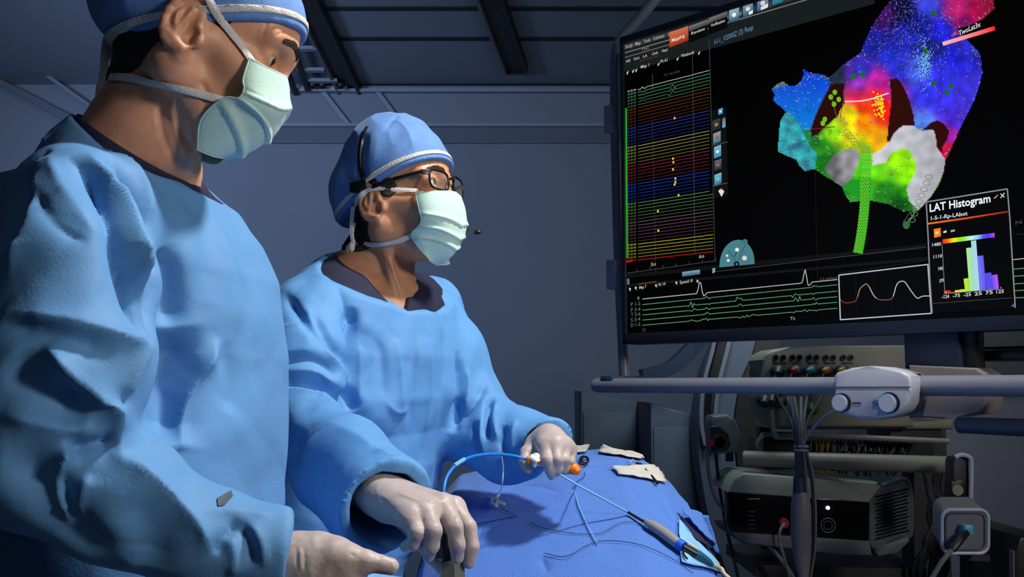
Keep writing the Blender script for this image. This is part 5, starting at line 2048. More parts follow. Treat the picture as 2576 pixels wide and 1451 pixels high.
for i, t in enumerate(('-124', '-75', '-25', '25', '75', '125')):
    x = 2369 + i * 27.5
    stext(t, (x, 751 - i * 2.6), (x + 19, 749 - i * 2.6), 9, (205, 205, 208), 26, 0.02)
    sline([(x + 11, 738 - i * 2.3), (x + 11, 733 - i * 2.3)], 1.5, (200, 200, 200), 26)
sline([(2348, 763), (2545, 749)], 1.6, (72, 68, 62), 25)
spoly([(2543, 770), (2552, 762), (2553, 772)], (70, 100, 160), 26)

me = bpy.data.meshes.new('picture')
me.from_pydata([tuple(p) for p in PV], [], PF)
ca_ = me.color_attributes.new('col', 'FLOAT_COLOR', 'CORNER')
flat = []
for cs in PC:
    for c in cs:
        flat += [c[0], c[1], c[2], 1.0]
# polygons keep their order, so corners match
ca_.data.foreach_set('color', flat)
sm = bpy.data.materials.new('screen_picture')
sm.use_nodes = True
nt = sm.node_tree
b_ = nt.nodes['Principled BSDF']
b_.inputs['Base Color'].default_value = (0.002, 0.002, 0.002, 1)
b_.inputs['Roughness'].default_value = 0.35
b_.inputs['Specular IOR Level'].default_value = 0.15
at = nt.nodes.new('ShaderNodeVertexColor')
at.layer_name = 'col'
nt.links.new(at.outputs[0], b_.inputs['Emission Color'])
b_.inputs['Emission Strength'].default_value = 1.0
scr = obj('screen', me, sm, mon, smooth=False)

# back mount, column and handle assembly
colc = MBL + MU * uv(2360, 850)[0] - MN * 0.0
# ---- tube frame around the monitor
tf = thing('tube_stand', 'grey-blue bent tube frame carrying the monitor, with pale cable clamps', 'frame', tuple(P(1560, 975, 2.62)))
TP = MBL - MN * 0.02
tlo = P(1575, 955, 2.62)


def off(px, py, lift):
    return plane_hit(px, py, MBL + MN * lift, MN)


mb = MB()
pl = [off(1700, -70, -0.06), off(1640, 8, -0.06), off(1600, 55, -0.06), off(1566, 92, -0.06), off(1551, 125, -0.06), off(1547, 200, -0.06), off(1551, 450, -0.06), off(1559, 700, -0.06), off(1571, 948, -0.06)]
mb.tube([Vector(p) for p in spline([tuple(p) for p in pl], 8)], 0.0145, 18)
mb.out('bent_tube', M['tube'], tf, smooth=True)
for (y0, y1, x0, x1_) in ((268, 335, 1541, 1547), (655, 728, 1549, 1552)):
    a, b = off(x0, y0, -0.055), off(x1_, y1, -0.055)
    MB().box((a + b) / 2 - Vector((0.004, 0, 0)), (0.030, 0.040, (a - b).length), MR, bev=0.003).out('cable_clamp', M['tubelight'], tf, smooth=True)
hz = 0.06
ta, tb = off(1497, 969, hz), off(2100, 970, hz)
rz = Vector((0, 0, 1))
mb = MB()
t_ = (tb - ta).normalized()
mb.tube([ta - t_ * 0.002, ta, ta + t_ * 0.008, tb + t_ * 0.05], 0.02, 22, rs=[0.012, 0.0165, 0.0185, 0.0185])
mb.out('horizontal_rail', M['tube'], tf, smooth=True)
tc_, td_ = off(2300, 970, hz), off(2640, 969, hz)
MB().cyl(tc_, td_ + t_ * 0.3, 0.0205, 22).out('horizontal_rail', M['tube'], tf, smooth=True)
a, b = off(1571, 940, -0.06), off(1571, 968, hz)
MB().box((a + b) / 2, (0.04, 0.15, 0.018), MR, bev=0.004).out('bracket', M['column'], tf, smooth=True)

# ---- handle unit with two round knobs
hu = thing('handle_unit', 'pale grey rounded handle unit with two chrome knobs on the rail under the monitor', 'handle', tuple(off(2200, 1040, 0.1)))


def hplane(px, py, lift=0.13):
    return off(px, py, lift)


out = [(2097, 945), (2104, 936), (2140, 925), (2185, 920), (2230, 923), (2265, 932), (2288, 944), (2292, 960), (2288, 1012), (2276, 1032), (2245, 1048), (2200, 1056), (2150, 1052), (2115, 1040), (2100, 1025), (2096, 1000)]
o3 = [hplane(*p) for p in out]
MB().prism(o3, -MN, 0.05, bev=0.007).out('front_cover', M['handlebox'], hu, smooth=True)
o4 = [hplane(p[0] + (2 if p[0] < 2200 else -2), p[1] + (2 if p[1] < 990 else -2), 0.085) for p in out]
MB().prism(o4, -MN, 0.10, bev=0.004).out('rear_cover', M['handlewarm'], hu, smooth=True)
mb = MB()
a, b = hplane(2098, 974, 0.1305), hplane(2291, 972, 0.1305)
mb.box((a + b) / 2, ((b - a).length, 0.0016, 0.0022), MR)
mb.out('seam', M['midgrey'], hu)
for i, (x, y) in enumerate(((2118, 1013), (2238, 1013))):
    c = hplane(x, y, 0.13)
    R_ = 0.0175 if i == 0 else 0.0185
    rn = MB()
    rn.cyl(c - MN * 0.004, c + MN * 0.010, R_, 28)
    kn = rn.out('knob', M['chrome'], hu, smooth=True)
    MB().cyl(c + MN * 0.009, c + MN * 0.0125, R_ * 0.86, 28).out('knob_cap', M['handlebox'], kn, smooth=True)
    MB().cyl(c - MN * 0.003, c + MN * 0.003, R_ * 1.13, 28).out('knob_ring', M['black'], kn, smooth=True)
a, b = hplane(2145, 1013, 0.131), hplane(2166, 1013, 0.131)
MB().box((a + b) / 2, ((b - a).length, 0.0014, 0.0022), MR).out('printed_line', M['darkgrey'], hu)
L_ = [hplane(2206 + 11 * math.cos(a_), 1013 + 6 * math.sin(a_), 0.1312) for a_ in np.linspace(0, 2 * math.pi, 14)]
MB().tube(L_, 0.0008, 5).out('printed_symbol', M['darkgrey'], hu)
for x in (2202, 2212):
    MB().box(hplane(x, 1018, 0.131), (0.003, 0.0014, 0.002), MR).out('printed_dot', M['darkgrey'], hu)

# collar where the rail leaves the unit
c = off(2296, 969, hz)
MB().tube([c - t_ * 0.002, c + t_ * 0.014], 0.0235, 22).out('rail_collar', M['black'], hu, smooth=True)

# ---- column and carrier below the screen
cl = thing('monitor_column', 'dark navy column with grey carrier block under the monitor', 'stand', tuple(off(2360, 1040, -0.1)))
a, b = off(2270, 835, -0.02), off(2412, 930, -0.02)
w_ = abs((b - a).dot(MU))
zc_ = (a.z + b.z) / 2
MB().box(Vector((0, 0, 0)) + (a + b) / 2 - MN * 0.03 + Vector((0, 0, 0.01)), (w_, 0.05, (a.z - b.z) + 0.06), MR, bev=0.003).out('post', M['column'], cl, smooth=True)
a, b = off(2412, 835, -0.04), off(2455, 930, -0.04)
MB().box((a + b) / 2 - MN * 0.03 + Vector((0, 0, 0.01)), (abs((b - a).dot(MU)), 0.05, (a.z - b.z) + 0.06), MR, bev=0.003).out('side_post', M['darkgrey'], cl, smooth=True)
o5 = [off(*p, -0.0) for p in [(2285, 918), (2455, 925), (2480, 940), (2484, 985), (2484, 1015), (2470, 1040), (2400, 1050), (2285, 1052)]]
MB().prism(o5, -MN, 0.09, bev=0.006).out('carrier_block', M['handlewarm'], cl, smooth=True)
lr = thing('lower_rail', 'dark slate rounded rail at the right edge below the handle unit', 'rail', tuple(off(2410, 1070, 0.02)))
a, b = off(2412, 1068, 0.02), off(2640, 1078, 0.02)
t2 = (b - a).normalized()
MB().tube([a - t2 * 0.004, a, b + t2 * 0.1], 0.018, 20, rs=[0.012, 0.0165, 0.0175]).out('rail_tube', M['column'], lr, smooth=True)
bt = thing('keyboard_tray', 'flat black tray edge at the right, between the monitor and the rail', 'tray', tuple(off(2520, 890, -0.12)))
mb = MB()
a, b = off(2452, 890, -0.1), off(2620, 896, -0.1)
mb.box((a + b) / 2 + MU * 0.03 - MN * 0.06, ((b - a).length + 0.06, 0.12, 0.022), MR, bev=0.004)
mb.out('tray_board', M['black'], bt, smooth=True)
# ================================================================== EQUIPMENT BEHIND THE MONITOR
def qbox(px0, py0, px1, py1, Y, depth, bev=0.004):
    """box whose front face at distance Y spans the photo rectangle"""
    a, b = P(px0, py0, Y), P(px1, py1, Y)
    mb = MB()
    mb.box(((a.x + b.x) / 2, Y + depth / 2, (a.z + b.z) / 2), (abs(b.x - a.x), depth, abs(a.z - b.z)), bev=bev)
    return mb


def fpoly(pts, Y):
    return [P(x, y, Y) for x, y in pts]


BK = Vector((0, 1, 0))
# ---- pair of cabinets
for (pts, Y, lab, hx) in (([(1461, 984), (1605, 1010), (1605, 1800), (1461, 1800)], 4.3, 'slate blue cabinet at the left, behind the drape', 1605),
                          ([(1636, 1013), (1760, 1046), (1760, 1800), (1636, 1800)], 3.9, 'slate blue cabinet right of the narrow dark gap', 1760)):
    f = fpoly(pts, Y)
    f[2].z = f[3].z = 0.0
    f[2].x, f[3].x = f[1].x, f[0].x
    th = thing('cabinet', lab, 'cabinet', (f[0].x, Y, 0), 'cabinets behind the drape')
    MB().prism(f, BK, 0.45, bev=0.01).out('cabinet_body', M['cabinet'], th, smooth=True)
    x0, x1_ = f[0].x, f[1].x
    MB().box(((x0 + x1_) / 2, Y - 0.003, (f[1].z) / 2 - 0.02), (x1_ - x0 - 0.02, 0.012, f[1].z - 0.05), bev=0.003).out('door', M['cabinet'], th, smooth=True)
    MB().box((x1_ + 0.02, Y + 0.2, f[1].z / 2), (0.045, 0.4, f[1].z - 0.02), bev=0.01).out('side_edge', M['darkgrey'], th, smooth=True)
# tall grey cabinet on the right
th = thing('tall_cabinet', 'tall smooth grey cabinet at the right edge behind the equipment rack', 'cabinet', (2.1, 4.2, 0))
a = P(2330, 985, 4.1)
MB().box((a.x + 0.55, 4.45, a.z / 2), (1.1, 0.7, a.z), bev=0.012).out('cabinet_body', M['greycab'], th, smooth=True)
MB().box((a.x + 0.55, 4.42, a.z + 0.02), (1.14, 0.74, 0.03), bev=0.01).out('cabinet_top', M['greycab'], th, smooth=True)
# wall shelf with slanted panels, right upper
th = thing('wall_panel_unit', 'slate ridged panel on the wall at the right, above the tall cabinet', 'panel', tuple(P(2500, 960, 4.7)))
for (p) in ([(2460, 835), (2700, 825), (2700, 866), (2460, 874)], [(2460, 905), (2700, 912), (2700, 945), (2460, 940)], [(2455, 878), (2700, 885), (2700, 900), (2455, 898)]):
    MB().prism(fpoly(p, 4.7), BK, 0.08, bev=0.004).out('slat', M['midgrey'], th, smooth=True)
f = fpoly([(2450, 826), (2720, 826), (2720, 984), (2450, 984)], 4.8)
MB().prism(f, BK, 0.2).out('back_board', M['greycab'], th)
MB().box((P(2580, 900, 4.9).x, 4.95, P(2580, 984, 4.9).z / 2 + 0.2), (0.2, 0.1, P(2580, 984, 4.9).z + 0.4)).out('support', M['greycab'], th)

# ---- curved imaging arm (light bands sweeping down)
ca = thing('imaging_arm', 'curved slate grey imaging arm with two pale edge strips, behind the rails', 'imaging machine', tuple(P(1790, 1400, 3.7)))


def sweep(pts, Y, w, dpt, m, name):
    """curved plate: pts = centre line, w = width in photo px"""
    sp_ = spline(pts, 8)
    mb_ = MB()
    L, R = [], []
    for i, p in enumerate(sp_):
        a_ = sp_[max(0, i - 1)]
        b_ = sp_[min(len(sp_) - 1, i + 1)]
        t = (b_ - a_) / np.linalg.norm(b_ - a_)
        n_ = np.array([-t[1], t[0]]) * w / 2
        L.append(P(p[0] + n_[0], p[1] + n_[1], Y))
        R.append(P(p[0] - n_[0], p[1] - n_[1], Y))
    v = []
    for l, r in zip(L, R):
        v.append([mb_.bm.verts.new(q) for q in (l, r, r + BK * dpt, l + BK * dpt)])
    for i in range(len(v) - 1):
        for k in range(4):
            mb_.bm.faces.new((v[i][k], v[i][(k + 1) % 4], v[i + 1][(k + 1) % 4], v[i + 1][k]))
    mb_.bm.faces.new(v[0])
    mb_.bm.faces.new(list(reversed(v[-1])))
    return mb_.out(name, m, ca, smooth=True)


sweep([(1870, 780), (1850, 870), (1815, 960), (1800, 1100), (1830, 1300), (1900, 1500)], 3.7, 90, 0.15, M['cabinet'], 'arm_shell')
sweep([(1805, 800), (1795, 870), (1770, 970), (1765, 1060), (1775, 1120)], 3.66, 9, 0.04, M['tube'], 'edge_strip')
sweep([(1845, 800), (1832, 870), (1808, 970), (1800, 1060), (1808, 1120)], 3.66, 10, 0.04, M['tube'], 'edge_strip')
sweep([(1825, 800), (1812, 870), (1788, 970), (1782, 1060), (1790, 1120)], 3.67, 14, 0.03, M['black'], 'dark_groove')
sweep([(1950, 780), (1920, 880), (1890, 1000), (1885, 1100), (1900, 1250)], 3.72, 70, 0.12, mat('brown_shell', rgb(48, 44, 42), 0.5), 'inner_shell')
sweep([(1780, 830), (1742, 880), (1690, 925), (1620, 945)], 3.8, 34, 0.12, M['column'], 'curved_tube')
MB().box((P(1850, 1400, 3.8).x + 0.2, 3.85, 0.4), (0.3, 0.4, 0.8), bev=0.03).out('base_housing', M['cabinet'], ca, smooth=True)

# ---- round camera-like head at the left of the rack
cm = thing('swivel_head', 'dark round swivel head with small red cap at the left end of the rack', 'device', tuple(P(1820, 1150, 3.0)))
MB().prism(fpoly([(1786, 1060), (1792, 1046), (1830, 1041), (1852, 1056), (1864, 1090), (1866, 1120), (1858, 1138), (1800, 1142), (1790, 1120)], 3.0), BK, 0.10, bev=0.01).out('head_shell', M['midgrey'], cm, smooth=True)
MB().prism(fpoly([(1786, 1072), (1812, 1070), (1832, 1090), (1838, 1120), (1828, 1134), (1790, 1136)], 2.985), BK, 0.02, bev=0.004).out('front_recess', M['black'], cm, smooth=True)
c = P(1812, 1112, 2.975)
MB().cyl(c, c + BK * 0.03, 0.024, 24).out('lens_ring', M['darkgrey'], cm, smooth=True)
MB().cyl(c - BK * 0.003, c + BK * 0.0, 0.016, 24).out('lens_face', M['glossblack'], cm, smooth=True)
MB().cyl(P(1788, 1113, 2.97), P(1788, 1113, 3.0), 0.010, 12).out('red_cap', M['red'], cm, smooth=True)
cable('hanging_cable', [P(1780, 1135, 3.0), P(1785, 1200, 3.0), P(1805, 1260, 2.98), P(1850, 1310, 2.95), P(1920, 1360, 2.9), P(1975, 1420, 2.88), P(2010, 1480, 2.86)], 0.006, M['cablegrey'], cm)
cable('hanging_cable', [P(1800, 1140, 3.05), P(1812, 1240, 3.05), P(1830, 1340, 3.02), P(1850, 1420, 3.0), P(1870, 1520, 3.0)], 0.005, M['cabledark'], cm)
MB().cyl(P(1835, 1130, 3.06), P(1835, 1160, 3.06), 0.012, 12).out('stem', M['darkgrey'], cm, smooth=True)

# ---- rack with posts and rails
rk = thing('equipment_rack', 'dark equipment rack with beige horizontal rails under the monitor', 'rack', tuple(P(2100, 1440, 3.1)))
RY = 3.15
for x in (1925, 2350):
    a = P(x, 1040, RY + 0.15)
    MB().box((a.x, a.y, a.z / 2), (0.05, 0.05, a.z)).out('post', M['darkgrey'], rk)
a, b = P(1872, 1153, 2.95), P(2400, 1170, 2.75)
d_ = (b - a).normalized()
MB().tube([a - d_ * 0.004, a, b], 0.0225, 24, rs=[0.018, 0.023, 0.024]).out('round_rail', M['beige'], rk, smooth=True)
MB().cyl(b - d_ * 0.0, b + d_ * 0.012, 0.0265, 24).out('rail_end_cap', M['beige'], rk, smooth=True)
a, b = P(1900, 1092, 3.0), P(2392, 1110, 2.85)
cable('bent_rail', [P(1912, 1140, 3.0), P(1906, 1118, 3.0), P(1918, 1098, 3.0), P(1938, 1092, 3.0), P(2110, 1098, 2.96), P(2388, 1110, 2.86)], 0.008, M['beige'], rk)
MB().prism(fpoly([(1920, 1105), (2350, 1118), (2350, 1190), (1920, 1180)], 3.2), BK, 0.2).out('back_panel', M['black'], rk)
MB().prism(fpoly([(1960, 1062), (2400, 1056), (2400, 1080), (1960, 1080)], 3.0), BK, 0.3, bev=0.01).out('shelf', M['beige'], rk, smooth=True)
MB().prism(fpoly([(2240, 1080), (2368, 1080), (2368, 1105), (2240, 1100)], 3.02), BK, 0.2).out('under_block', M['black'], rk)
MB().prism(fpoly([(2300, 1180), (2352, 1180), (2352, 1500), (2300, 1500)], 3.2), BK, 0.1).out('side_channel', M['darkgrey'], rk)
MB().prism(fpoly([(1900, 1420), (2330, 1432), (2330, 1462), (1900, 1450)], 2.98), BK, 0.4).out('shelf', M['darkgrey'], rk)
for (x, y, m_) in ((2145, 1124, 'tubelight'), (2168, 1118, 'midgrey'), (2095, 1127, 'yellow'), (2190, 1130, 'tubelight'), (2200, 1116, 'midgrey'), (2130, 1140, 'red'), (2152, 1133, 'column')):
    c = P(x, y, 3.18)
    MB().box(c, (0.018, 0.03, 0.009 if m_ != 'red' else 0.014), bev=0.002).out('cable_plug', M[m_], rk)
rr = random.Random(9)
for i in range(26):
    x = 2040 + i * 9.5
    c_ = [P(x, 1106, 3.17), P(x + rr.uniform(-8, 8), 1130, 3.15), P(x + rr.uniform(-12, 12), 1165, 3.16), P(x + rr.uniform(-16, 16), 1196, 3.17)]
    cable('patch_cable', c_, 0.0035, (M['yellow'] if i < 6 else M['cabledark'] if i % 3 else M['midgrey']), rk, n=6, sub=4)

# ---- patient module with sockets
pm = thing('patient_module', 'beige curved module with ten round sockets and coloured plugs', 'module', tuple(P(2100, 1060, 2.95)))
YM = 2.95
f = fpoly([(1913, 905), (1920, 890), (1945, 878), (1990, 872), (2080, 870), (2300, 868), (2300, 1075), (1950, 1075), (1925, 1045), (1915, 1010), (1912, 985), (1925, 960), (1925, 940)], YM)
MB().prism(f, BK, 0.16, bev=0.012).out('housing', M['beige'], pm, smooth=True)
for i in range(10):
    x = (1951, 1970, 1993, 2011, 2035, 2053, 2077, 2096, 2121, 2140)[i]
    c = P(x, 899, YM - 0.004)
    so = MB().cyl(c - BK * 0.004, c + BK * 0.01, 0.0085, 18).out('socket', M['darkgrey'], pm, smooth=True)
    MB().cyl(c - BK * 0.006, c - BK * 0.004, 0.0045, 12).out('socket_hole', M['glossblack'], so, smooth=True)
for (xa, xb) in ((1942, 1985), (1995, 2012), (2030, 2060), (2072, 2102), (2116, 2146)):
    a, b = P(xa, 913, YM - 0.003), P(xb, 913, YM - 0.003)
    n_ = max(3, int((xb - xa) / 5))
    mb = MB()
    for q in range(n_):
        p = a + (b - a) * ((q + 0.5) / n_)
        mb.box(p, ((b - a).length / n_ * 0.6, 0.002, 0.0032))
    mb.out('socket_caption', M['darkgrey'], pm)
for (x, y, m_) in ((1960, 934, 'midgrey'), (2005, 934, 'red'), (2045, 934, 'cyan'), (2085, 934, 'amber'), (2125, 934, 'yellow'), (1945, 1005, 'cabledark'), (1965, 1010, 'darkgrey'), (2045, 1028, 'green'), (1925, 1008, 'darkgrey')):
    c = P(x, y, YM - 0.03)
    pl_ = MB().tube([c + BK * 0.04, c + BK * 0.01, c, c - BK * 0.012 - Vector((0.008, 0, 0.008))], 0.016, 18, rs=[0.020, 0.020, 0.017, 0.009]).out('connector', M['darkgrey'] if m_ not in ('green',) else M['green'], pm, smooth=True)
    if m_ not in ('darkgrey', 'cabledark', 'green', 'midgrey'):
        MB().sphere(c - BK * 0.012 - Vector((0.012, 0, -0.002)), 0.010, (1.1, 0.8, 1)).out('coloured_cap', M[m_], pl_, smooth=True)
for (x, y) in ((1950, 960), (1990, 955), (2030, 955), (2070, 955)):
    cable('lead', [P(x, y - 16, YM - 0.04), P(x + 3, y + 30, YM - 0.045), P(2010 + (x - 2010) * 0.35, 1060, YM - 0.05), P(2014 + (x - 2010) * 0.15, 1120, YM - 0.06)], 0.004, M['cablegrey'], pm)
cable('lead', [P(1940, 1030, YM - 0.03), P(1945, 1080, YM - 0.03), P(1952, 1100, YM - 0.02)], 0.008, M['beige'], pm)

# ---- generator box with black front
gb = thing('generator_box', 'wide generator with glossy black front, white light and perforated right side', 'generator', tuple(P(2060, 1410, 2.9)))
YG = 2.88
fr_ = fpoly([(1828, 1236), (2190, 1262), (2190, 1362), (1842, 1340), (1830, 1315)], YG)
MB().prism(fr_, BK, 0.04, bev=0.004).out('front_panel', M['glossblack'], gb, smooth=True)
tp = fpoly([(1832, 1238), (1846, 1205), (1870, 1190), (2210, 1213), (2200, 1232), (2192, 1265)], YG - 0.006)
tpb = [p + Vector((0, 0.045, 0)) for p in tp]
MB().prism(tp, BK, 0.26, bev=0.006).out('top_cover', M['boxtop'], gb, smooth=True)
bt_ = fpoly([(1842, 1338), (2190, 1360), (2195, 1400), (2120, 1395), (1870, 1368), (1850, 1355)], YG - 0.003)
MB().prism(bt_, BK, 0.26, bev=0.006).out('bottom_cover', M['midgrey'], gb, smooth=True)
s0_, s1_ = P(2190, 1300, YG - 0.004), P(2290, 1290, YG + 0.10)
sn_ = (s1_ - s0_).cross(Vector((0, 0, 1))).normalized()
if sn_.y > 0:
    sn_ = -sn_
sd = [plane_hit(x, y, s0_, sn_) for x, y in ((2190, 1252), (2215, 1222), (2272, 1204), (2290, 1228), (2294, 1280), (2293, 1335), (2280, 1352), (2200, 1380), (2190, 1370))]
so = MB().prism(sd, -sn_, 0.03, bev=0.002).out('perforated_side', M['midgrey'], gb, smooth=False)
MB().tube([Vector(p) for p in spline([tuple(p) for p in (sd[1], sd[2], sd[3], sd[4], sd[5], sd[6], sd[7])], 5)], 0.006, 8).out('side_rim', M['midgrey'], gb, smooth=True)
# grid of dark honeycomb holes
n_ = sn_
mb = MB()
for r in range(13):
    for q in range(12):
        x = 2206 + q * 7.0 + (3.5 if r % 2 else 0)
        y0 = 1243 - (x - 2206) * 0.26
        y = y0 + 6 + r * (8.8 + (x - 2206) * 0.0)
        if x > 2284 or y > 1366 - (x - 2206) * 0.30:
            continue
        hq = plane_hit(x, y, sd[0] + n_ * 0.004, n_)
        u_ = (sd[3] - sd[0]).normalized()
        v_ = n_.cross(u_)
        mb.bm.faces.new([mb.bm.verts.new(hq + (u_ * math.cos(a_) * 1.9 + v_ * math.sin(a_)) * 0.0034) for a_ in [i * math.pi / 3 for i in range(6)]])
h_ = mb.out('vent_holes', M['black'], so)
c = P(2083, 1277, YG - 0.004)
MB().sphere(c, 0.0052, (1, 0.5, 1)).out('indicator_light', M['led'], gb, smooth=True)
c = P(2083, 1321, YG - 0.003)
ring = [c + Vector((math.cos(a_) * 0.020, 0, math.sin(a_) * 0.020)) for a_ in np.linspace(0, 2 * math.pi, 33)]
kn = MB().tube(ring, 0.0013, 6).out('dial_ring', M['tube'], gb, smooth=True)
MB().tube([c + Vector((math.cos(a_) * 0.012, 0, math.sin(a_) * 0.012)) for a_ in np.linspace(0, 2 * math.pi, 25)], 0.0012, 6).out('dial_inner', M['midgrey'], kn, smooth=True)
a, b = P(1880, 1253, YG - 0.003), P(1912, 1256, YG - 0.003)
MB().box((a + b) / 2, ((b - a).length, 0.003, 0.003)).out('orange_mark', M['amber'], gb)
c = P(1974, 1316, YG - 0.02)
MB().cyl(c, c + BK * 0.03, 0.013, 16).out('red_plug', M['red'], gb, smooth=True)
cable('plug_cable', [c, P(1962, 1335, YG - 0.03), P(1962, 1365, YG - 0.03), P(1972, 1400, YG - 0.03), P(1990, 1470, YG)], 0.004, M['cablegrey'], gb)
mb = MB()
for i in range(5):
    a = P(1890, 1286 + i * 11, YG - 0.002)
    mb.box(a, (0.022, 0.002, 0.003))
mb.out('front_marks', M['darkgrey'], gb)
MB().prism(fpoly([(2195, 1378), (2210, 1400), (2260, 1390), (2290, 1360), (2285, 1352)], 2.9), BK, 0.1, bev=0.004).out('foot_trim', M['midgrey'], gb, smooth=True)

# ---- hanging cable bundle with long grey connector
cb = thing('cable_bundle', 'bundle of grey cables with a long grey moulded connector hanging in front of the generator', 'cables', tuple(P(2018, 1420, 2.6)))
YB = 2.62
for i, (dx, r_) in enumerate(((-10, 0.0045), (-4, 0.005), (3, 0.0045), (9, 0.004))):
    cable('bundle_cable', [P(2008 + dx * 2.5, 1000, YB + 0.1), P(2012 + dx * 1.2, 1060, YB + 0.02), P(2014 + dx, 1130, YB), P(2016 + dx, 1240, YB)], r_, M['cablegrey'] if i % 2 == 0 else M['midgrey'], cb)
cable('blue_cable', [P(1990, 1000, YB + 0.08), P(2000, 1060, YB), P(2004, 1130, YB - 0.01), P(2008, 1240, YB)], 0.006, M['column'], cb)
MB().tube([P(2010, 1200, YB - 0.01), P(2011, 1242, YB - 0.01)], 0.018, 18, rs=[0.014, 0.0165]).out('dark_sleeve', M['column'], cb, smooth=True)
MB().tube([P(2012, 1238, YB - 0.01), P(2014, 1250, YB - 0.01), P(2015, 1275, YB - 0.01), P(2015, 1340, YB - 0.01), P(2018, 1400, YB - 0.01), P(2020, 1430, YB - 0.01), P(2022, 1460, YB - 0.01)], 0.026, 24, rs=[0.018, 0.022, 0.0255, 0.0265, 0.022, 0.017, 0.012]).out('long_connector', M['handlewarm'], cb, smooth=True)
for y in (1122, 1132):
    MB().tube([P(1998, y, YB - 0.012), P(2034, y + 2, YB - 0.012)], 0.004, 8).out('cable_tie', M['tube'], cb, smooth=True)
for k_, xx in enumerate((2034, 2046, 2052)):
    cable('loose_cable', [P(2022 + k_ * 3, 1130, YB - 0.01), P(xx - 6, 1200, YB - 0.02), P(xx, 1290, YB - 0.02), P(xx - 2, 1380, YB - 0.01), P(xx - 14, 1460, YB)], 0.0032, M['cabledark'] if k_ % 2 else M['cablegrey'], cb)
cable('pale_loop', [P(2104, 1030, 2.5), P(2075, 1048, 2.52), P(2045, 1078, 2.56), P(2024, 1110, 2.60), P(2018, 1140, YB)], 0.0036, M['tubelight'], cb)

# ---- square white device with teal plug
sq = thing('socket_unit', 'square pale grey socket unit with teal plug and black cable at lower right', 'device', tuple(P(2430, 1400, 2.3)))
YS = 2.3


def rrect(x0, y0, x1_, y1_, r, Y):
    o_ = []
    for (cx_, cy_, a0_) in ((x1_ - r, y1_ - r, 0), (x0 + r, y1_ - r, 90), (x0 + r, y0 + r, 180), (x1_ - r, y0 + r, 270)):
        for q in range(7):
            a_ = math.radians(a0_ + q * 15)
            o_.append(P(cx_ + r * math.cos(a_), cy_ + r * math.sin(a_), Y))
    return o_


o_ = rrect(2370, 1282, 2486, 1391, 22, YS)
MB().prism(o_, Vector((0.25, 1, 0.12)), 0.13, bev=0.006).out('housing', M['handlewarm'], sq, smooth=True)
MB().tube(o_ + [o_[0], o_[1]], 0.0042, 8).out('front_rim', M['tubelight'], sq, smooth=True)
i1 = rrect(2376, 1288, 2480, 1385, 18, YS - 0.003)
MB().prism(i1, BK, 0.004).out('front_plate', M['midgrey'], sq, smooth=True)
i2 = rrect(2379, 1291, 2477, 1382, 17, YS - 0.004)
MB().tube(i2 + [i2[0], i2[1]], 0.0018, 6).out('dark_gasket', M['column'], sq, smooth=True)
c = P(2430, 1331, YS - 0.016)
MB().box(c, (0.022, 0.032, 0.022), bev=0.003).out('teal_plug', M['teal'], sq, smooth=True)
cable('black_cable', [P(2430, 1340, YS - 0.03), P(2415, 1358, YS - 0.05), P(2395, 1382, YS - 0.06)], 0.0085, M['black'], sq)
cable('grey_cable', [P(2397, 1380, YS - 0.06), P(2370, 1412, YS - 0.06), P(2340, 1460, YS - 0.05), P(2310, 1500, YS - 0.04)], 0.0055, M['cablegrey'], sq)
MB().prism(fpoly([(2418, 1396), (2490, 1396), (2490, 1412), (2440, 1410)], 2.35), BK, 0.05).out('foot', M['darkgrey'], sq)
# bracket above it
br = rk
MB().prism(fpoly([(2398, 1160), (2402, 1150), (2425, 1146), (2437, 1154), (2438, 1260), (2398, 1260)], 2.6), BK, 0.05, bev=0.003).out('clamp_body', M['darkgrey'], br, smooth=True)
cable('pale_rim', [P(2402, 1150, 2.59), P(2420, 1144, 2.59), P(2438, 1150, 2.59), P(2443, 1165, 2.59), P(2442, 1258, 2.59)], 0.006, M['tubelight'], br)
c = P(2410, 1233, 2.59)
MB().cyl(c, c + BK * 0.02, 0.014, 18).out('round_knob', M['beige'], br, smooth=True)
MB().prism(fpoly([(2392, 1210), (2420, 1205), (2432, 1212), (2432, 1258), (2392, 1258)], 2.595), BK, 0.04, bev=0.003).out('lower_block', M['black'], br, smooth=True)
# dark cables in the shadow between rack and socket unit
dc = thing('dark_cables', 'tangle of dark cables hanging right of the generator', 'cables', tuple(P(2350, 1350, 2.9)))
for i in range(9):
    x = 2325 + i * 5
    cable('hanging_cable', [P(x, 1185, 2.95), P(x + rr.uniform(-5, 18), 1240, 2.93), P(x + rr.uniform(0, 40), 1300, 2.92), P(x + rr.uniform(-20, 25), 1360, 2.92), P(x + rr.uniform(-30, 20), 1420, 2.93), P(x - 20, 1500, 2.95)], rr.uniform(0.005, 0.009), M['cabledark'] if i % 2 else M['black'], dc)
th = thing('dark_cart', 'black corner of a cart at the bottom right edge', 'cart', tuple(P(2560, 1440, 2.4)))
MB().prism(fpoly([(2550, 1395), (2566, 1350), (2640, 1350), (2640, 1700), (2550, 1700)], 2.5), BK, 0.3, bev=0.006).out('cart_side', M['black'], th, smooth=True)
MB().prism(fpoly([(2549, 1385), (2553, 1385), (2553, 1700), (2549, 1700)], 2.49), BK, 0.02).out('edge_trim', M['midgrey'], th)
# ================================================================== DRAPED PATIENT TABLE
from math import exp


def interp(x, xs, ys):
    return float(np.interp(x, xs, ys))


def smooth_tab(xs, ys, n=200, it=10):
    X = np.linspace(xs[0], xs[-1], n)
    Y = np.interp(X, xs, ys)
    for _ in range(it):
        Y[1:-1] = (Y[:-2] + 2 * Y[1:-1] + Y[2:]) / 4
    return X, Y


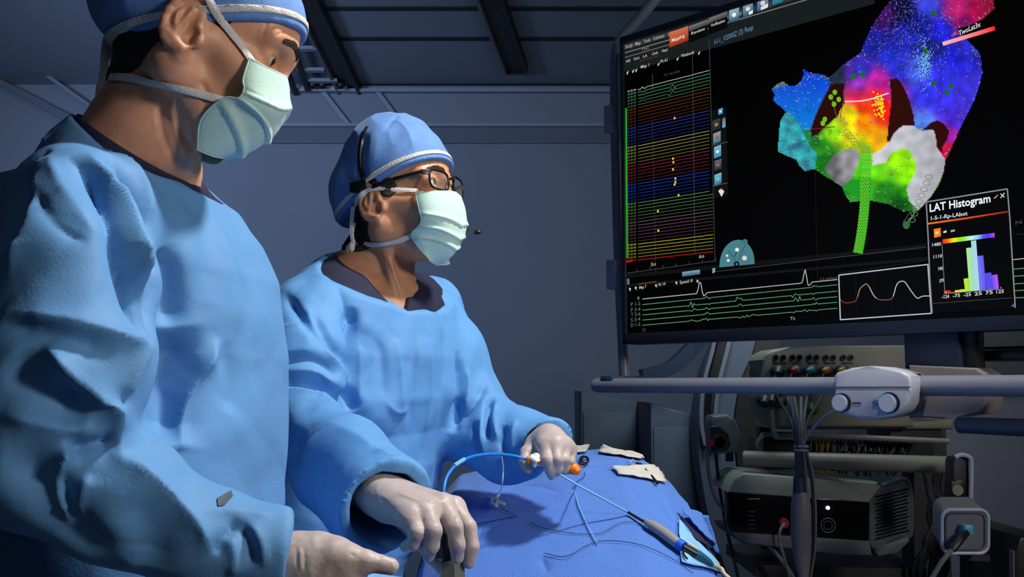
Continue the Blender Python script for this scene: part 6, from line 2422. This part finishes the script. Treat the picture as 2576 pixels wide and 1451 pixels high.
CRX, CRY = smooth_tab([1.0, 1.25, 1.4, 1.55, 1.7, 1.85, 2.0, 2.15, 2.3, 2.45, 2.6], [0.84, 0.885, 0.925, 0.985, 1.045, 1.09, 1.113, 1.118, 1.10, 1.04, 0.9])
DRX, DRY = smooth_tab([-0.21, -0.198, -0.178, -0.15, -0.11, 0.0, 0.1, 0.2, 0.27, 0.32, 0.36, 0.39, 0.41, 0.425], [0.75, 0.42, 0.20, 0.10, 0.055, 0.03, 0.008, 0.0, 0.014, 0.06, 0.13, 0.24, 0.42, 0.75], it=3)


def drape_z(x, y):
    sk = (y - 1.8) * 0.10
    return float(np.interp(y, CRX, CRY)) - float(np.interp(x - sk * 0.0, DRX, DRY)) + 0.004 * noise.noise(Vector((x * 7, y * 6, 0))) + 0.0022 * (0.5 - abs(noise.noise(Vector((x * 16, y * 12, 3)))))


nx, ny = 250, 300
xs = np.linspace(-0.21, 0.425, nx)
ys = np.linspace(1.02, 2.6, ny)
V = np.array([(x, y, drape_z(x, y)) for x in xs for y in ys])
Q = np.array([(i * ny + j, (i + 1) * ny + j, (i + 1) * ny + j + 1, i * ny + j + 1) for i in range(nx - 1) for j in range(ny - 1)])
V = strokes(V, Q, [
    ([(1455, 1172), (1530, 1163), (1600, 1180), (1690, 1215)], 0.006, -0.008),
    ([(1450, 1190), (1500, 1178), (1560, 1180)], 0.008, 0.005),
    ([(1190, 1230), (1300, 1190), (1400, 1200)], 0.012, 0.006),
    ([(1240, 1240), (1330, 1215), (1420, 1240)], 0.010, -0.006),
    ([(1150, 1300), (1250, 1297), (1320, 1300)], 0.006, 0.002),
    ([(1500, 1238), (1560, 1232), (1640, 1240)], 0.008, 0.003),
    ([(1360, 1400), (1380, 1440)], 0.006, -0.006),
    ([(1365, 1395), (1450, 1402), (1530, 1370)], 0.008, 0.004),
    ([(1700, 1230), (1740, 1300), (1770, 1360)], 0.012, 0.006),
    ([(1640, 1250), (1690, 1310), (1710, 1380)], 0.014, -0.004),
])
dr = obj('surgical_drape', np_mesh('drape', V, Q), M['drape'])
dr['_w'] = (0, 0, 0)
tag(dr, 'royal blue surgical drape spread over the patient, tented towards the back', 'drape')
dm = dr.modifiers.new('s', 'SOLIDIFY')
dm.thickness = 0.002
DT = bvh(V, Q)
tbl = thing('operating_table', 'operating table hidden under the blue surgical drape', 'table', (0.1, 1.8, 0))
MB().box((0.10, 1.85, 0.62), (0.50, 1.3, 0.10), bev=0.02).out('table_top', M['midgrey'], tbl)
MB().box((0.10, 1.9, 0.32), (0.22, 0.4, 0.52), bev=0.01).out('pedestal', M['midgrey'], tbl)
MB().box((0.10, 1.9, 0.03), (0.42, 0.9, 0.06), bev=0.01).out('base', M['darkgrey'], tbl)


def dhit(px, py, lift=0.003):
    h = DT.ray_cast(CAM, ray(px, py))
    if h[0] is None:
        return None
    n = h[1] if h[1].z > 0 else -h[1]
    return h[0] + n * lift


def patch(px_poly, name, m, lift=0.003, thick=0.0015, wav=0.002, n=14, parent=None, seed=0.0):
    """cloth patch lying on the drape: 4 corner photo points, filled as a grid"""
    a, b, c, d = [np.array(p, float) for p in px_poly]
    V_, Q_ = [], []
    for i in range(n + 1):
        for j in range(n + 1):
            s_, t_ = i / n, j / n
            p = (a * (1 - s_) + b * s_) * (1 - t_) + (d * (1 - s_) + c * s_) * t_
            p = p + np.array([noise.noise(Vector((s_ * 3 + seed, t_ * 3, 1))), noise.noise(Vector((s_ * 3 + seed, t_ * 3, 7)))]) * 3
            h = dhit(p[0], p[1], lift + wav * (1 + noise.noise(Vector((s_ * 5 + seed, t_ * 5, 0)))))
            if h is None:
                h = P(p[0], p[1], 2.1)
            V_.append(tuple(h))
    for i in range(n):
        for j in range(n):
            q = i * (n + 1) + j
            Q_.append((q, q + 1, q + n + 2, q + n + 1))
    o = obj(name, np_mesh(name, np.array(V_), np.array(Q_)), m, parent)
    md = o.modifiers.new('s', 'SOLIDIFY')
    md.thickness = thick
    md.offset = 1
    return o


for poly, lab, sd in (([(1440, 1121), (1483, 1117), (1474, 1143), (1440, 1144)], 'small white gauze strip beside the far gloved hand', 1.0),
                      ([(1517, 1116), (1620, 1153), (1612, 1160), (1508, 1143)], 'long tapering white gauze strip along the far ridge of the drape', 2.0),
                      ([(1537, 1180), (1656, 1174), (1671, 1217), (1560, 1199)], 'wide crumpled white gauze strip below the others, under a black cord', 3.0)):
    o = patch(poly, 'gauze_strip', M['gauze'], seed=sd)
    tag(o, lab, 'gauze', 'gauze strips on the drape')

# light blue sheet under the slit at the right, with the dark torn edge
o = patch([(1702, 1312), (1752, 1368), (1826, 1446), (1712, 1420)], 'light_blue_towel', M['lightdrape'], lift=0.004, wav=0.001, n=16, seed=5)
tag(o, 'light blue towel showing through the slit at the drape\'s right edge', 'towel')
sf = thing('drape_flap', 'dark blue folded flap edge beside the slit at the drape\'s right edge', 'flap', tuple(dhit(1740, 1350)))
o = patch([(1699, 1296), (1728, 1335), (1800, 1392), (1745, 1366)], 'fold', M['scrub'], lift=0.006, wav=0.001, n=10, parent=sf, seed=6)
mb = MB()
fl = [(1700, 1298), (1735, 1335), (1790, 1385), (1808, 1392), (1795, 1370), (1788, 1330), (1780, 1300), (1740, 1290)]
o = patch([(1702, 1296), (1782, 1296), (1810, 1394), (1760, 1362)], 'raised_cloth', M['drape'], lift=0.010, wav=0.003, n=14, parent=sf, seed=8)

# light blue sheet at the lower left
lb = thing('light_blue_sheet', 'pale blue table sheet at the bottom between the two near gloves', 'sheet', (-0.24, 1.46, 0))
n = 30
VV, QQ = [], []
for i in range(n + 1):
    for j in range(n + 1):
        x = -0.272 + 0.127 * i / n
        y = 1.30 + 0.31 * j / n
        z = 0.965 - 0.02 * (i / n) + 0.01 * noise.noise(Vector((x * 8, y * 8, 0)))
        if i > n - 3:
            z -= 0.05 * (i - n + 3)
            x = -0.272 + 0.127 * (n - 3) / n + 0.002 * (i - n + 3)
        if j < 3:
            z -= 0.14 * (3 - j) / 3
        VV.append((x, y, z))
for i in range(n):
    for j in range(n):
        q = i * (n + 1) + j
        QQ.append((q, q + n + 1, q + n + 2, q + 1))
o = obj('sheet_cloth', np_mesh('sheet', np.array(VV), np.array(QQ)), M['lightdrape'], lb)
md = o.modifiers.new('s', 'SOLIDIFY')
md.thickness = 0.003
MB().box((-0.225, 1.46, 0.905), (0.085, 0.26, 0.05), bev=0.01).out('board', M['midgrey'], lb)
MB().box((-0.232, 1.46, 0.44), (0.03, 0.05, 0.88)).out('leg', M['midgrey'], lb)
MB().box((-0.24, 1.46, 0.01), (0.06, 0.16, 0.02)).out('foot', M['darkgrey'], lb)

# handle held by the near glove of the further surgeon
hd = thing('transducer', 'black and grey upright handle held under the fingers of the near glove', 'probe', tuple(P(1135, 1445, 1.245)))
MB().tube([P(1128, 1325, 1.245), P(1130, 1345, 1.245), P(1133, 1400, 1.245), P(1134, 1406, 1.245)], 0.018, 24, rs=[0.012, 0.0165, 0.0165, 0.013]).out('black_grip', M['black'], hd, smooth=True)
MB().tube([P(1134, 1404, 1.245), P(1136, 1412, 1.245), P(1140, 1520, 1.245)], 0.015, 6, rs=[0.0135, 0.0165, 0.0165]).out('grey_body', M['beige'], hd, smooth=False)
MB().sphere(P(1130, 1335, 1.243), 0.013, (1, 1, 0.7)).out('rounded_top', M['beige'], hd, smooth=True)

# catheter handle in the far glove: white body, orange collar and orange end
sc = thing('steerable_sheath', 'white and orange sheath handle held in the far gloved hand, with blue tubing', 'catheter', tuple(P(1380, 1165, 1.65)))
a, b = P(1328, 1158, 1.645), P(1452, 1180, 1.665)
d_ = (b - a).normalized()
MB().tube([P(1338, 1156, 1.64), P(1345, 1155, 1.64), P(1368, 1157, 1.645), P(1440, 1172, 1.66)], 0.011, 24, rs=[0.007, 0.0108, 0.0105, 0.0085]).out('white_body', M['plasticwhite'], sc, smooth=True)
MB().tube([P(1324, 1157, 1.638), P(1327, 1157, 1.638), P(1335, 1157, 1.638), P(1337, 1157, 1.638)], 0.008, 20, rs=[0.004, 0.0062, 0.0062, 0.005]).out('orange_collar', M['orange'], sc, smooth=True)
MB().tube([P(1334, 1148, 1.634), P(1352, 1160, 1.632), P(1343, 1172, 1.634)], 0.005, 10, rs=[0.0055, 0.0065, 0.004]).out('side_port', M['plasticwhite'], sc, smooth=True)
MB().tube([P(1358, 1159, 1.630), P(1366, 1166, 1.630)], 0.005, 12, rs=[0.006, 0.0045]).out('orange_nut', M['orange'], sc, smooth=True)
MB().tube([P(1436, 1172, 1.655), P(1440, 1177, 1.655), P(1448, 1186, 1.655), P(1447, 1194, 1.655)], 0.01, 20, rs=[0.009, 0.0115, 0.0105, 0.006]).out('orange_end', M['orange'], sc, smooth=True)
cable('blue_tubing', [P(1328, 1156, 1.64), P(1290, 1146, 1.63), P(1240, 1142, 1.60), P(1190, 1148, 1.57), P(1150, 1167, 1.53), P(1124, 1200, 1.50), P(1116, 1240, 1.48), P(1118, 1290, 1.47), P(1125, 1340, 1.46)], 0.0026, M['bluetube'], sc, n=10)
MB().tube([P(1143, 1171, 1.524), P(1168, 1155, 1.548)], 0.0034, 10).out('clear_sleeve', M['paleblue'], sc, smooth=True)

# pale sheath line and grey catheter handle lying on the drape
chd = thing('ablation_catheter', 'grey catheter handle with bright blue ring and teal boot lying on the drape', 'catheter', tuple(dhit(1660, 1350)))
p1, p2 = P(1362, 1162, 1.625), dhit(1580, 1296, 0.006)
cable('sheath_line', [p1, P(1440, 1212, (p1.y + p2.y) / 2 - 0.01), p2], 0.0019, M['paleblue'], chd, n=8)
p3 = dhit(1622, 1326, 0.008)
cable('black_shaft', [p2, p3], 0.0024, M['black'], chd)


def hp(x, y, l=0.011):
    return dhit(x, y, l) or P(x, y, 1.65)


q = [hp(1618, 1322), hp(1626, 1330), hp(1640, 1338), hp(1665, 1355), hp(1695, 1378), hp(1706, 1386)]
MB().tube(q, 0.01, 20, rs=[0.003, 0.0062, 0.0082, 0.0092, 0.0088, 0.0080]).out('handle', M['handlegrey'], chd, smooth=True)
MB().tube([hp(1702, 1383), hp(1713, 1391)], 0.0095, 20).out('blue_ring', M['ringblue'], chd, smooth=True)
MB().tube([hp(1711, 1389), hp(1737, 1405)], 0.0070, 16).out('black_plug', M['black'], chd, smooth=True)
for k_, dx in enumerate((-3, 0, 3)):
    MB().tube([hp(1714 + dx, 1387 + dx, 0.019), hp(1734 + dx, 1400 + dx, 0.019)], 0.0009, 6).out('contact_pin', M['cream'], chd)
MB().tube([hp(1735, 1404), hp(1745, 1408), hp(1770, 1424), hp(1780, 1432)], 0.007, 16, rs=[0.006, 0.0078, 0.0058, 0.0035]).out('teal_boot', mat('teal_boot', rgb(38, 92, 120), 0.4), chd, smooth=True)
cable('cream_cable', [hp(1778, 1430), hp(1800, 1438), P(1826, 1447, 1.60), P(1880, 1490, 1.55)], 0.0032, M['cream'], chd)
cable('black_tie', [hp(1712, 1398), hp(1716, 1412), hp(1722, 1420)], 0.0016, M['black'], chd)

# second pale line hanging down to the thread
l2 = thing('guide_wire', 'thin pale blue line dropping from the far glove down the drape', 'wire', tuple(dhit(1480, 1300)))
cable('wire', [P(1444, 1222, 1.66)] + [hp(x, y, 0.004) for x, y in ((1446, 1240), (1455, 1275), (1475, 1320), (1490, 1350), (1503, 1372))], 0.0012, M['paleblue'], l2)
# stopcock with clear line
sk = thing('stopcock', 'small white three-way stopcock on a clear line hanging over the drape', 'valve', tuple(hp(1250, 1276)))
s0 = hp(1248, 1275, 0.010)
for (dx, dy, r_) in ((10, -20, 0.0032), (24, 6, 0.0030), (-6, 2, 0.0042), (4, 10, 0.0038)):
    MB().tube([s0, hp(1248 + dx * 0.6, 1275 + dy * 0.6, 0.011), hp(1248 + dx, 1275 + dy, 0.010)], r_, 12, rs=[r_ * 1.3, r_, r_ * 0.8]).out('port', M['plasticwhite'], sk, smooth=True)
MB().box(s0 + Vector((0, -0.003, 0.002)), (0.013, 0.010, 0.013), bev=0.002).out('valve_body', M['plasticwhite'], sk, smooth=True)
MB().sphere(s0 + Vector((0, -0.009, 0.002)), 0.003).out('valve_centre', M['beige'], sk, smooth=True)
cable('clear_line', [hp(1258, 1254, 0.01), P(1262, 1225, 1.62), P(1266, 1185, 1.61), P(1264, 1160, 1.607), P(1262, 1148, 1.605)], 0.0011, M['clearline'], sk)

# threads lying on the drape
for pts, lab in (([(1155, 1322), (1210, 1320), (1270, 1308), (1300, 1304), (1290, 1298), (1262, 1282)], 'dark thread running left from the stopcock'),
                 ([(1335, 1318), (1360, 1330), (1420, 1343), (1480, 1348), (1520, 1342), (1560, 1320), (1600, 1318), (1622, 1328)], 'dark thread waving from the hand\'s shadow to the grey catheter handle'),
                 ([(1372, 1396), (1410, 1404), (1440, 1398), (1475, 1378), (1510, 1366), (1560, 1366), (1620, 1378), (1690, 1410), (1740, 1445)], 'thin dark thread running along the bottom of the drape to the slit'),
                 ([(1440, 1226), (1448, 1232), (1452, 1216), (1468, 1205), (1472, 1192)], 'short dark thread below the orange handle end')):
    o = cable('suture_thread', [hp(x, y, 0.0035) for x, y in pts], 0.00055, M['thread'], None, n=6)
    tag(o, lab, 'thread', 'threads on the drape')
# black cord loop and clip
cl_ = thing('cord_loop', 'small black coiled cord loop beside the orange handle end', 'cord', tuple(hp(1470, 1165)))
for (cx_, cy_, rx_, ry_) in ((1468, 1166, 9, 10), (1472, 1164, 8, 7)):
    cable('cord', [hp(cx_ + rx_ * math.cos(a_) + 3 * math.sin(a_), cy_ + ry_ * math.sin(a_) - 4 * math.cos(a_), 0.006) for a_ in np.linspace(0, 5.9, 12)], 0.0018, M['black'], cl_)
o = cable('black_cord', [hp(x, y, 0.006) for x, y in ((1598, 1172), (1612, 1176), (1625, 1190), (1640, 1208), (1652, 1224))], 0.0024, M['black'], None)
tag(o, 'straight black cord lying across the lowest gauze strip', 'cord')
cp = thing('clear_clip', 'small clear plastic clip at the upper end of the black cord', 'clip', tuple(hp(1590, 1170)))
MB().tube([hp(1582, 1170, 0.006), hp(1590, 1166, 0.008), hp(1598, 1172, 0.006)], 0.002, 8).out('clip_body', M['clearline'], cp, smooth=True)
MB().tube([hp(1584, 1174, 0.006), hp(1600, 1177, 0.006)], 0.0016, 8).out('clip_jaw', M['handlegrey'], cp, smooth=True)
